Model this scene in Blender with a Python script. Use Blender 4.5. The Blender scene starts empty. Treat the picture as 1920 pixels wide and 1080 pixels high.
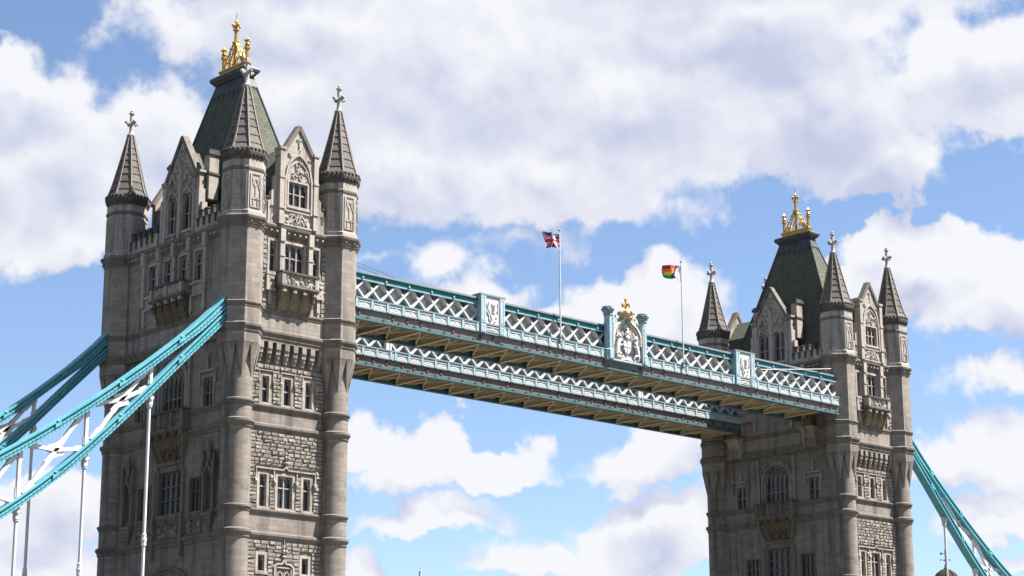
import bpy, bmesh, math, random
from mathutils import Vector, Matrix
from math import sin, cos, pi, radians, sqrt, atan2, hypot
R = random.Random(7)
SC = bpy.context.scene
COL = SC.collection
SPAN = 82.3                                   # metres between the two tower centres

# ------------------------------------------------------------------ camera
cam = bpy.data.cameras.new('camera')
cam.sensor_width = 36.0
cam.lens = 3758.23 / 1920 * 36.0
cam.clip_start = 1.0
cam.clip_end = 20000.0
camo = bpy.data.objects.new('camera', cam)
COL.objects.link(camo)
fw = Vector((0.66205148, 0.70722762, 0.24802608))
rt = Vector((0.73074018, -0.68264371, -0.00404446))
up = Vector((-0.16645309, -0.18392026, 0.96874491))
camo.matrix_world = Matrix(((rt.x, up.x, -fw.x, -101.55546), (rt.y, up.y, -fw.y, -146.18725),
                            (rt.z, up.z, -fw.z, 3.0), (0, 0, 0, 1)))
SC.camera = camo

# ------------------------------------------------------------------ light and exposure
SUN_EL, SUN_AZ = 59.0, 134.0                  # azimuth from +Y towards +X
SC.view_settings.view_transform = 'Standard'
SC.view_settings.look = 'None'
SC.view_settings.gamma = 1.0
SC.view_settings.use_curve_mapping = False
SC.view_settings.exposure = 2.0
sun = bpy.data.lights.new('sun', 'SUN')
sun.energy = 5.0
sun.angle = radians(0.5)
sun.color = (1.0, 0.95, 0.885)
suno = bpy.data.objects.new('sun', sun)
COL.objects.link(suno)
sd = Vector((sin(radians(SUN_AZ)) * cos(radians(SUN_EL)), cos(radians(SUN_AZ)) * cos(radians(SUN_EL)), sin(radians(SUN_EL))))
suno.rotation_euler = sd.to_track_quat('Z', 'Y').to_euler()

W = bpy.data.worlds.new('World')
SC.world = W
W.use_nodes = True
W.cycles.sampling_method = 'MANUAL'
W.cycles.sample_map_resolution = 512
SC.cycles.max_bounces = 6
SC.cycles.diffuse_bounces = 3
SC.cycles.glossy_bounces = 2
SC.cycles.transmission_bounces = 2
SC.cycles.use_adaptive_sampling = True


class NT:
    """small helper for node trees"""
    def __init__(self, nt):
        self.nt = nt
        nt.nodes.clear()

    def n(self, kind, **kw):
        nd = self.nt.nodes.new(kind)
        for k, v in kw.items():
            setattr(nd, k, v)
        return nd

    def put(self, sock, v):
        if isinstance(v, bpy.types.NodeSocket):
            self.nt.links.new(v, sock)
        elif v is not None:
            sock.default_value = v

    def m(self, op, a, b=None, c=None, clamp=False):
        nd = self.n('ShaderNodeMath', operation=op, use_clamp=clamp)
        for s, v in zip(nd.inputs, (a, b, c)):
            self.put(s, v)
        return nd.outputs[0]

    def vm(self, op, a, b=None, out=0):
        nd = self.n('ShaderNodeVectorMath', operation=op)
        for s, v in zip(nd.inputs, (a, b)):
            self.put(s, v)
        return nd.outputs[out]

    def noise(self, vec, scale, detail=4.0, rough=0.55, dist=0.0):
        nd = self.n('ShaderNodeTexNoise')
        self.put(nd.inputs['Vector'], vec)
        nd.inputs['Scale'].default_value = scale
        nd.inputs['Detail'].default_value = detail
        nd.inputs['Roughness'].default_value = rough
        nd.inputs['Distortion'].default_value = dist
        return nd.outputs[0]

    def rng(self, v, a, b, c=0.0, d=1.0, smooth=False):
        nd = self.n('ShaderNodeMapRange')
        nd.interpolation_type = 'SMOOTHSTEP' if smooth else 'LINEAR'
        for s, x in zip(nd.inputs, (v, a, b, c, d)):
            self.put(s, x)
        return nd.outputs[0]

    def mix(self, f, a, b, blend='MIX'):
        nd = self.n('ShaderNodeMix', data_type='RGBA', blend_type=blend)
        self.put(nd.inputs[0], f)
        self.put(nd.inputs[6], (*a, 1) if isinstance(a, tuple) and len(a) == 3 else a)
        self.put(nd.inputs[7], (*b, 1) if isinstance(b, tuple) and len(b) == 3 else b)
        return nd.outputs[2]

    def mapping(self, vec, scale=(1, 1, 1), loc=(0, 0, 0)):
        nd = self.n('ShaderNodeMapping')
        self.put(nd.inputs['Vector'], vec)
        nd.inputs['Scale'].default_value = scale
        nd.inputs['Location'].default_value = loc
        return nd.outputs[0]


def build_sky():
    t = NT(W.node_tree)
    sky = t.n('ShaderNodeTexSky', sky_type='NISHITA')
    sky.sun_disc = False
    sky.sun_elevation = radians(SUN_EL)
    sky.sun_rotation = radians(SUN_AZ)
    sky.altitude = 10
    sky.air_density = 0.75
    sky.dust_density = 0.5
    sky.ozone_density = 1.6
    blue = t.vm('SCALE', sky.outputs[0])
    blue.node.inputs[3].default_value = SKY_STRENGTH
    d = t.n('ShaderNodeTexCoord').outputs['Generated']
    sep = t.n('ShaderNodeSeparateXYZ')
    t.put(sep.inputs[0], d)
    az = t.m('MULTIPLY', t.m('ARCTAN2', sep.outputs[0], sep.outputs[1]), 180 / pi)
    el = t.m('MULTIPLY', t.m('ARCSINE', sep.outputs[2]), 180 / pi)
    # warp the directions so that the clouds get billowing outlines
    nw = t.n('ShaderNodeTexNoise')
    t.put(nw.inputs['Vector'], d)
    nw.inputs['Scale'].default_value = 24.0
    nw.inputs['Detail'].default_value = 4.0
    nw.inputs['Roughness'].default_value = 0.55
    wv = t.vm('SCALE', t.vm('SUBTRACT', nw.outputs['Color'], (0.5, 0.5, 0.5)))
    wv.node.inputs[3].default_value = 3.2
    cmb = t.n('ShaderNodeCombineXYZ')
    t.put(cmb.inputs[0], az)
    t.put(cmb.inputs[1], el)
    pos = t.vm('MULTIPLY', t.vm('ADD', cmb.outputs[0], wv), (1, 1, 0))
    # how thick the clouds stand in a given direction: a node group, used once here and once a little nearer the sun
    grp = bpy.data.node_groups.new('cloud_field', 'ShaderNodeTree')
    grp.interface.new_socket('pos', in_out='INPUT', socket_type='NodeSocketVector')
    grp.interface.new_socket('depth', in_out='OUTPUT', socket_type='NodeSocketFloat')
    g = NT(grp)
    gi, go = g.n('NodeGroupInput'), g.n('NodeGroupOutput')
    gp = gi.outputs[0]
    D = None
    for (ca, ce, ra, re, w, base) in CLOUDS:
        q = g.vm('MULTIPLY', g.vm('SUBTRACT', gp, (ca, ce, 0)), (1 / ra, 1 / re, 0))
        if base > 1:                                   # flat based heap cloud
            q = g.vm('MAXIMUM', g.vm('ABSOLUTE', g.vm('MULTIPLY', q, (1, 0, 0))), g.vm('MAXIMUM', q, g.vm('MULTIPLY', q, (0, -base, 0))))
        ln = g.vm('LENGTH', q, out=1)
        bb = g.m('MULTIPLY_ADD', ln, -w, w)
        D = bb if D is None else g.m('SMOOTH_MAX', D, bb, 0.10)
    g.put(go.inputs[0], D)

    def field(v):
        nd = t.n('ShaderNodeGroup')
        nd.node_tree = grp
        t.put(nd.inputs[0], v)
        return nd.outputs[0]
    D = field(pos)
    Dup = field(t.vm('ADD', pos, (0.35, 1.0, 0)))
    # the rest of the sky carries clouds of the same kind
    gen = t.m('MULTIPLY_ADD', t.noise(d, 3.2, 4.0, 0.55), 4.0, -2.15)
    dv = t.vm('MULTIPLY', t.vm('SUBTRACT', cmb.outputs[0], (SKY_C[0], SKY_C[1], 0)), (1 / 17.5, 1 / 12.0, 0))
    far = t.rng(t.vm('LENGTH', dv, out=1), 0.95, 1.25, 0.0, 1.0, True)
    gen = t.m('ADD', gen, t.m('MULTIPLY_ADD', far, 3.0, -3.0))
    D = t.m('MAXIMUM', D, gen)
    n1 = t.noise(d, 42.0, 8.0, 0.60)
    soft0 = t.noise(d, 42.0, 3.0, 0.5)
    soft = t.noise(t.vm('ADD', d, (0.003, -0.003, 0.008)), 42.0, 3.0, 0.5)
    big = t.noise(d, 12.0, 2.0, 0.5)
    big2 = t.noise(t.vm('ADD', d, (0.012, -0.012, 0.028)), 12.0, 2.0, 0.5)
    Dn = t.m('ADD', D, t.m('MULTIPLY_ADD', n1, 1.0, -0.50))
    wid = t.rng(big, 0.36, 0.64, 0.07, 0.40)
    alpha = t.rng(Dn, -0.06, wid, 0.0, 1.0, True)
    thick = t.rng(D, 0.15, 0.80, 0.0, 1.0, True)
    rel = t.m('MULTIPLY', t.m('SUBTRACT', soft, soft0), 0.9)
    relb = t.m('MULTIPLY', t.m('SUBTRACT', big2, big), 1.25)
    lit = t.m('MULTIPLY', t.m('SUBTRACT', Dup, D), 1.15)
    sh = t.m('ADD', t.m('MULTIPLY', thick, 0.34), t.m('ADD', rel, relb))
    sh = t.m('ADD', t.m('ADD', sh, lit), 0.16, clamp=True)
    ccol = t.mix(sh, CLOUD_WHITE, CLOUD_GREY)
    col = t.mix(t.m('MULTIPLY', alpha, 0.985), blue, ccol)
    bg = t.n('ShaderNodeBackground')
    t.put(bg.inputs[0], col)
    bg.inputs[1].default_value = 1.0
    out = t.n('ShaderNodeOutputWorld')
    t.put(out.inputs[0], bg.outputs[0])


SKY_STRENGTH = 0.050
CLOUD_WHITE = (0.235, 0.236, 0.246)
CLOUD_GREY = (0.143, 0.154, 0.200)
CLOUDS = [
    (36.65, 21.99, 6.58, 2.13, 0.90, 1.0),
    (42.17, 20.89, 7.02, 3.35, 1.10, 1.0),
    (39.93, 18.00, 4.49, 1.98, 1.00, 1.0),
    (44.73, 18.00, 5.13, 1.98, 1.00, 1.0),
    (46.68, 19.63, 5.34, 3.05, 1.10, 1.0),
    (52.71, 19.39, 4.04, 2.52, 1.00, 1.0),
    (54.35, 17.80, 2.24, 1.45, 0.90, 1.0),
    (50.27, 21.76, 6.89, 2.13, 1.00, 1.0),
    (56.80, 20.14, 3.73, 1.83, 0.80, 1.0),
    (51.98, 24.03, 11.68, 2.90, 1.00, 1.0),
    (35.94, 24.18, 8.02, 1.98, 0.90, 1.0),
    (37.03, 19.60, 3.88, 2.59, 0.80, 1.0),
    (45.03, 16.63, 4.30, 0.99, 0.80, 1.0),
    (57.62, 18.67, 2.09, 0.91, 0.55, 1.0),
    (28.61, 19.30, 3.23, 1.52, 0.90, 1.0),
    (30.23, 17.49, 2.88, 2.29, 0.80, 1.0),
    (30.19, 15.55, 1.74, 1.22, 0.80, 1.0),
    (27.22, 17.43, 3.20, 2.90, 0.90, 1.0),
    (32.96, 18.54, 2.57, 1.83, 0.65, 1.0),
    (31.42, 21.42, 1.15, 0.61, 0.30, 1.0),
    (54.93, 14.62, 2.84, 1.45, 1.10, 1.6),
    (57.42, 13.58, 2.82, 1.68, 1.00, 1.6),
    (53.51, 13.64, 1.73, 1.07, 0.80, 1.6),
    (56.69, 11.54, 1.87, 0.69, 0.50, 1.0),
    (41.38, 13.07, 2.97, 1.30, 0.90, 1.0),
    (44.67, 12.83, 3.44, 1.14, 0.90, 1.0),
    (47.01, 13.10, 2.97, 1.91, 1.10, 1.5),
    (41.22, 14.89, 1.42, 1.07, 0.50, 1.0),
    (42.64, 14.06, 1.73, 1.07, 0.60, 1.0),
    (40.02, 9.12, 2.32, 1.75, 1.00, 2.6),
    (42.47, 8.82, 2.31, 1.07, 0.90, 2.6),
    (38.32, 9.63, 1.39, 0.91, 0.70, 2.0),
    (47.08, 9.15, 2.32, 1.22, 0.85, 2.4),
    (48.78, 9.88, 1.86, 0.91, 0.60, 2.0),
    (40.79, 7.61, 2.92, 0.91, 0.85, 2.2),
    (38.83, 6.26, 0.92, 0.61, 0.70, 2.0),
    (47.04, 7.35, 2.46, 1.30, 0.95, 2.2),
    (44.60, 6.47, 3.53, 0.99, 0.90, 2.2),
    (48.08, 6.44, 2.76, 0.91, 0.80, 2.0),
    (56.23, 8.90, 2.31, 1.68, 1.00, 2.2),
    (54.60, 8.67, 0.93, 0.91, 0.60, 2.0),
    (56.86, 7.26, 1.84, 1.14, 0.90, 2.2),
    (57.07, 6.09, 1.23, 0.61, 0.60, 2.0),
    (51.31, 8.32, 3.08, 1.37, 0.60, 2.0),
    (43.75, 15.42, 1.90, 0.46, 0.25, 1.0),
    (39.33, 15.11, 1.11, 0.46, 0.30, 1.0),
    (30.16, 7.54, 2.61, 1.52, 0.85, 2.0),
    (29.51, 6.21, 3.07, 0.91, 0.80, 2.0),
    (29.03, 7.07, 2.30, 0.91, 0.70, 2.0),
    (28.15, 14.54, 0.63, 0.38, 0.35, 1.0),
    (45.55, 9.17, 0.77, 0.30, 0.25, 1.0),
]
SKY_C = (43.11, 14.36)

build_sky()

# ------------------------------------------------------------------ materials
MATS = {}


def mat(name, base, rough=0.8, metal=0.0, spec=0.3):
    m = bpy.data.materials.new(name)
    m.use_nodes = True
    t = NT(m.node_tree)
    p = t.n('ShaderNodeBsdfPrincipled')
    o = t.n('ShaderNodeOutputMaterial')
    t.put(o.inputs[0], p.outputs[0])
    p.inputs['Base Color'].default_value = (*base, 1)
    p.inputs['Roughness'].default_value = rough
    p.inputs['Metallic'].default_value = metal
    p.inputs['Specular IOR Level'].default_value = spec
    MATS[name] = m
    return t, p


def bump(t, p, h, strength, dist):
    b = t.n('ShaderNodeBump')
    b.inputs['Strength'].default_value = strength
    b.inputs['Distance'].default_value = dist
    t.put(b.inputs['Height'], h)
    t.put(p.inputs['Normal'], b.outputs[0])


def stone(name, c1, c2, dirt, course=(1.15, 0.42), joint=0.010, jdark=0.6, var=0.62, streak=0.68, rough_b=0.25):
    """dressed stone: courses with thin joints, block to block variation, soot streaks that run down from ledges"""
    t, p = mat(name, c1, 0.9)
    tc = t.n('ShaderNodeTexCoord')
    uv = tc.outputs['UV']
    ob = tc.outputs['Object']
    br = t.n('ShaderNodeTexBrick')
    t.put(br.inputs['Vector'], uv)
    br.inputs['Scale'].default_value = 1.0
    br.inputs['Mortar Size'].default_value = joint
    br.inputs['Mortar Smooth'].default_value = 0.3
    br.inputs['Brick Width'].default_value = course[0]
    br.inputs['Row Height'].default_value = course[1]
    br.inputs['Color1'].default_value = (0, 0, 0, 1)
    br.inputs['Color2'].default_value = (1, 1, 1, 1)
    br.inputs['Mortar'].default_value = (0.5, 0.5, 0.5, 1)
    br.offset = 0.5
    wide = t.noise(ob, 0.22, 4.0, 0.6)
    mid = t.noise(ob, 1.6, 5.0, 0.6)
    fine = t.noise(ob, 9.0, 5.0, 0.65)
    f = t.m('ADD', t.m('MULTIPLY', br.outputs['Color'], var), t.m('MULTIPLY', wide, 0.8))
    f = t.m('ADD', f, t.m('MULTIPLY_ADD', mid, 0.6, -0.70), clamp=True)
    col = t.mix(f, c1, c2)
    st = t.noise(t.mapping(ob, (1.3, 1.3, 0.10)), 1.0, 5.0, 0.6)
    st = t.rng(st, 0.46, 0.68, 0.0, streak, True)
    col = t.mix(st, col, dirt)
    blot = t.rng(t.noise(ob, 0.55, 6.0, 0.65), 0.54, 0.74, 0.0, streak * 0.8, True)
    col = t.mix(blot, col, dirt)
    jd = t.m('MULTIPLY', br.outputs['Fac'], jdark)
    col = t.mix(jd, col, dirt)
    gr = t.rng(fine, 0.25, 0.75, 0.84, 1.14)
    col = t.mix(1.0, col, t_grey(t, gr), 'MULTIPLY')
    t.put(p.inputs['Base Color'], col)
    h = t.m('ADD', t.m('MULTIPLY', br.outputs['Fac'], -1.0), t.m('MULTIPLY', fine, rough_b))
    bump(t, p, h, 0.5, 0.03)


def t_grey(t, v):
    c = t.n('ShaderNodeCombineColor')
    for i in range(3):
        t.put(c.inputs[i], v)
    return c.outputs[0]


def simple(name, c1, c2, rough=0.6, metal=0.0, scale=2.0, spec=0.3, dirt=None, bstr=0.0, per_obj=0.0):
    t, p = mat(name, c1, rough, metal, spec)
    ob = t.n('ShaderNodeTexCoord').outputs['Object']
    f = t.rng(t.noise(ob, scale, 5.0, 0.6), 0.3, 0.7, 0, 1)
    if per_obj:
        oi = t.n('ShaderNodeObjectInfo').outputs['Random']
        f = t.m('ADD', t.m('MULTIPLY', f, 1 - per_obj), t.m('MULTIPLY', oi, per_obj))
    col = t.mix(f, c1, c2)
    if dirt:
        s = t.rng(t.noise(t.mapping(ob, (2.0, 2.0, 0.5)), 1.3, 6.0, 0.65), 0.52, 0.72, 0, 0.6, True)
        col = t.mix(s, col, dirt)
    t.put(p.inputs['Base Color'], col)
    if bstr:
        bump(t, p, t.noise(ob, scale * 4, 6.0, 0.65), bstr, 0.05)


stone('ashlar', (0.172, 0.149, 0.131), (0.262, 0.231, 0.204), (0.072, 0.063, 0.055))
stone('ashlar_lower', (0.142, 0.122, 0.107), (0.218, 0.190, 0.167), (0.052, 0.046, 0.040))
stone('portland', (0.262, 0.233, 0.208), (0.362, 0.328, 0.294), (0.088, 0.078, 0.069), (0.9, 0.5), 0.008, 0.4, 0.4, 0.75)
stone('trim', (0.113, 0.098, 0.085), (0.166, 0.146, 0.127), (0.041, 0.036, 0.032), (1.6, 3.0), 0.006, 0.4, 0.3, 0.6)
simple('rubble', (0.150, 0.133, 0.116), (0.232, 0.209, 0.184), 0.95, scale=3.0, dirt=(0.090, 0.080, 0.070), bstr=0.8, per_obj=0.45)
simple('spire_slab', (0.058, 0.051, 0.046), (0.118, 0.107, 0.096), 0.9, scale=1.7, dirt=(0.030, 0.028, 0.025), bstr=0.4, per_obj=0.5)
simple('spire_rib', (0.150, 0.128, 0.113), (0.210, 0.185, 0.165), 0.9, scale=3.0)
simple('black_stone', (0.039, 0.034, 0.031), (0.088, 0.080, 0.072), 0.95, scale=2.2, dirt=(0.022, 0.020, 0.019), bstr=0.4)
simple('finial_stone', (0.24, 0.228, 0.213), (0.36, 0.345, 0.325), 0.9, scale=2.0, dirt=(0.12, 0.11, 0.098), bstr=0.3)
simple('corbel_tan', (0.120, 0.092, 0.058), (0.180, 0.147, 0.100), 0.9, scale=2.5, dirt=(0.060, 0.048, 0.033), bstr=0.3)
simple('lead', (0.021, 0.024, 0.027), (0.045, 0.049, 0.053), 0.55, scale=1.5, dirt=(0.012, 0.013, 0.014))
simple('gold', (0.34, 0.185, 0.028), (0.50, 0.315, 0.07), 0.42, metal=0.8, scale=2.2, dirt=(0.10, 0.052, 0.012))
simple('gold_paint', (0.40, 0.19, 0.045), (0.50, 0.28, 0.08), 0.6, scale=4.0)
simple('crown_gold', (0.36, 0.235, 0.115), (0.46, 0.34, 0.20), 0.6, scale=4.0)
simple('cream_gold', (0.40, 0.325, 0.245), (0.48, 0.415, 0.335), 0.6, scale=4.0)
simple('white_paint', (0.392, 0.392, 0.392), (0.470, 0.470, 0.465), 0.5, scale=1.2, dirt=(0.258, 0.246, 0.235))
simple('chain_white', (0.409, 0.403, 0.409), (0.496, 0.496, 0.502), 0.5, scale=1.2, dirt=(0.310, 0.285, 0.273))
simple('relief_white', (0.330, 0.314, 0.314), (0.462, 0.451, 0.451), 0.6, scale=5.0, dirt=(0.193, 0.165, 0.160))
simple('pale_blue', (0.187, 0.291, 0.333), (0.239, 0.343, 0.385), 0.5, scale=1.2, dirt=(0.130, 0.208, 0.234))
simple('teal', (0.010, 0.085, 0.102), (0.019, 0.118, 0.138), 0.45, scale=1.0, dirt=(0.007, 0.039, 0.044))
simple('grey_blue', (0.105, 0.155, 0.174), (0.143, 0.198, 0.217), 0.55, scale=1.3, dirt=(0.062, 0.087, 0.096))
simple('chain_cyan', (0.062, 0.235, 0.285), (0.095, 0.295, 0.345), 0.5, scale=0.7, dirt=(0.045, 0.165, 0.20))
simple('girder_grey', (0.099, 0.096, 0.096), (0.146, 0.140, 0.136), 0.7, scale=1.5, dirt=(0.056, 0.053, 0.053))
simple('rust_red', (0.085, 0.030, 0.024), (0.15, 0.045, 0.034), 0.8, scale=3.0, per_obj=0.7)
simple('cream_steel', (0.40, 0.32, 0.215), (0.48, 0.395, 0.275), 0.6, scale=0.9, dirt=(0.24, 0.19, 0.12))
simple('glazing_wall', (0.25, 0.27, 0.28), (0.36, 0.38, 0.385), 0.5, scale=0.9, spec=0.3)
simple('roof_metal', (0.143, 0.138, 0.138), (0.198, 0.190, 0.184), 0.6, scale=1.5)
simple('teal_dark', (0.040, 0.085, 0.098), (0.060, 0.115, 0.128), 0.5, scale=1.0, dirt=(0.02, 0.04, 0.045))
simple('corbel_tan_shaded', (0.070, 0.050, 0.032), (0.115, 0.088, 0.058), 0.9, scale=2.2, dirt=(0.032, 0.025, 0.018), bstr=0.3)  # corbel tan with the shade of the west face put into its colour
simple('soffit', (0.25, 0.20, 0.135), (0.34, 0.275, 0.19), 0.7, scale=0.8, dirt=(0.15, 0.12, 0.075))
simple('dark_metal', (0.03, 0.035, 0.037), (0.06, 0.065, 0.07), 0.5, scale=3)
simple('dome_lead', (0.022, 0.017, 0.013), (0.045, 0.034, 0.026), 0.9, scale=0.6, spec=0.1)
simple('brick_far', (0.156, 0.120, 0.090), (0.216, 0.174, 0.132), 0.9, scale=1.0)
simple('asphalt', (0.045, 0.045, 0.047), (0.06, 0.06, 0.062), 0.9, scale=2.0)
simple('granite', (0.28, 0.26, 0.24), (0.38, 0.36, 0.33), 0.85, scale=1.0, dirt=(0.15, 0.14, 0.13))
simple('flag_blue', (0.012, 0.020, 0.11), (0.018, 0.028, 0.14), 0.8, scale=6)
simple('flag_red', (0.27, 0.012, 0.022), (0.33, 0.02, 0.032), 0.8, scale=6)
simple('flag_white', (0.40, 0.40, 0.42), (0.48, 0.48, 0.50), 0.8, scale=6)
for nm, c in dict(orange=(0.52, 0.12, 0.012), yellow=(0.58, 0.42, 0.02), green=(0.02, 0.22, 0.06), violet=(0.14, 0.02, 0.22),
                  pink=(0.52, 0.15, 0.27), light_blue=(0.26, 0.36, 0.50), brown=(0.12, 0.05, 0.03), black=(0.012, 0.012, 0.014),
                  royal=(0.02, 0.05, 0.40)).items():
    simple('flag_' + nm, c, tuple(min(1, x * 1.12) for x in c), 0.8, scale=6)


def glass_mat():
    t, p = mat('glass', (0.012, 0.014, 0.018), 0.12, 0.0, 0.5)
    tc = t.n('ShaderNodeTexCoord')
    ob = tc.outputs['Object']
    rnd = t.n('ShaderNodeObjectInfo').outputs['Random']
    f = t.noise(ob, 2.3, 3.0, 0.5)
    base = t.mix(f, (0.005, 0.006, 0.008), (0.030, 0.034, 0.042))
    blind = t.rng(rnd, 0.72, 1.0, 0.0, 0.85)
    base = t.mix(t.m('MULTIPLY', blind, t.rng(f, 0.35, 0.6)), base, (0.085, 0.085, 0.08))
    br = t.n('ShaderNodeTexBrick')
    t.put(br.inputs['Vector'], tc.outputs['UV'])
    br.inputs['Scale'].default_value = 1.0
    br.inputs['Mortar Size'].default_value = 0.012
    br.inputs['Brick Width'].default_value = 0.17
    br.inputs['Row Height'].default_value = 0.23
    br.offset = 0.0
    base = t.mix(t.m('MULTIPLY', br.outputs['Fac'], 0.8), base, (0.045, 0.045, 0.043))
    t.put(p.inputs['Base Color'], base)
    t.put(p.inputs['Roughness'], t.rng(rnd, 0.0, 1.0, 0.06, 0.30))
    bump(t, p, t.m('ADD', t.noise(ob, 4.0, 2.0, 0.5), t.m('MULTIPLY', br.outputs['Color'], 0.3)), 0.35, 0.08)


glass_mat()


def slate_mat():
    t, p = mat('slate', (0.1, 0.12, 0.1), 0.85, 0.0, 0.12)
    tc = t.n('ShaderNodeTexCoord')
    ob = tc.outputs['Object']
    br = t.n('ShaderNodeTexBrick')
    t.put(br.inputs['Vector'], tc.outputs['UV'])
    br.inputs['Scale'].default_value = 1.0
    br.inputs['Mortar Size'].default_value = 0.018
    br.inputs['Brick Width'].default_value = 0.5
    br.inputs['Row Height'].default_value = 0.34
    br.inputs['Color1'].default_value = (0, 0, 0, 1)
    br.inputs['Color2'].default_value = (1, 1, 1, 1)
    br.inputs['Mortar'].default_value = (0.2, 0.2, 0.2, 1)
    w = t.noise(t.mapping(ob, (0.9, 0.9, 0.10)), 1.0, 5.0, 0.6)
    f = t.m('ADD', t.m('MULTIPLY', br.outputs['Color'], 0.5), t.m('MULTIPLY', w, 0.9))
    f = t.m('ADD', f, -0.22, clamp=True)
    col = t.mix(f, (0.044, 0.046, 0.037), (0.090, 0.096, 0.076))
    lich = t.rng(t.noise(ob, 1.4, 6.0, 0.7), 0.56, 0.74, 0.0, 0.5, True)
    col = t.mix(lich, col, (0.085, 0.098, 0.078))
    col = t.mix(t.m('MULTIPLY', br.outputs['Fac'], 0.5), col, (0.014, 0.016, 0.015))
    t.put(p.inputs['Base Color'], col)
    saw = t.m('FRACT', t.m('DIVIDE', sepy(t, tc.outputs['UV']), 0.34))
    bump(t, p, t.m('SUBTRACT', t.m('MULTIPLY', br.outputs['Color'], 0.35), saw), 0.55, 0.05)


def sepy(t, v):
    s = t.n('ShaderNodeSeparateXYZ')
    t.put(s.inputs[0], v)
    return s.outputs[1]


slate_mat()


def water_mat():
    t, p = mat('river_water', (0.06, 0.06, 0.045), 0.15, 0.0, 0.5)
    ob = t.n('ShaderNodeTexCoord').outputs['Object']
    bump(t, p, t.noise(ob, 0.6, 6.0, 0.6), 0.6, 0.3)


water_mat()


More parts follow.
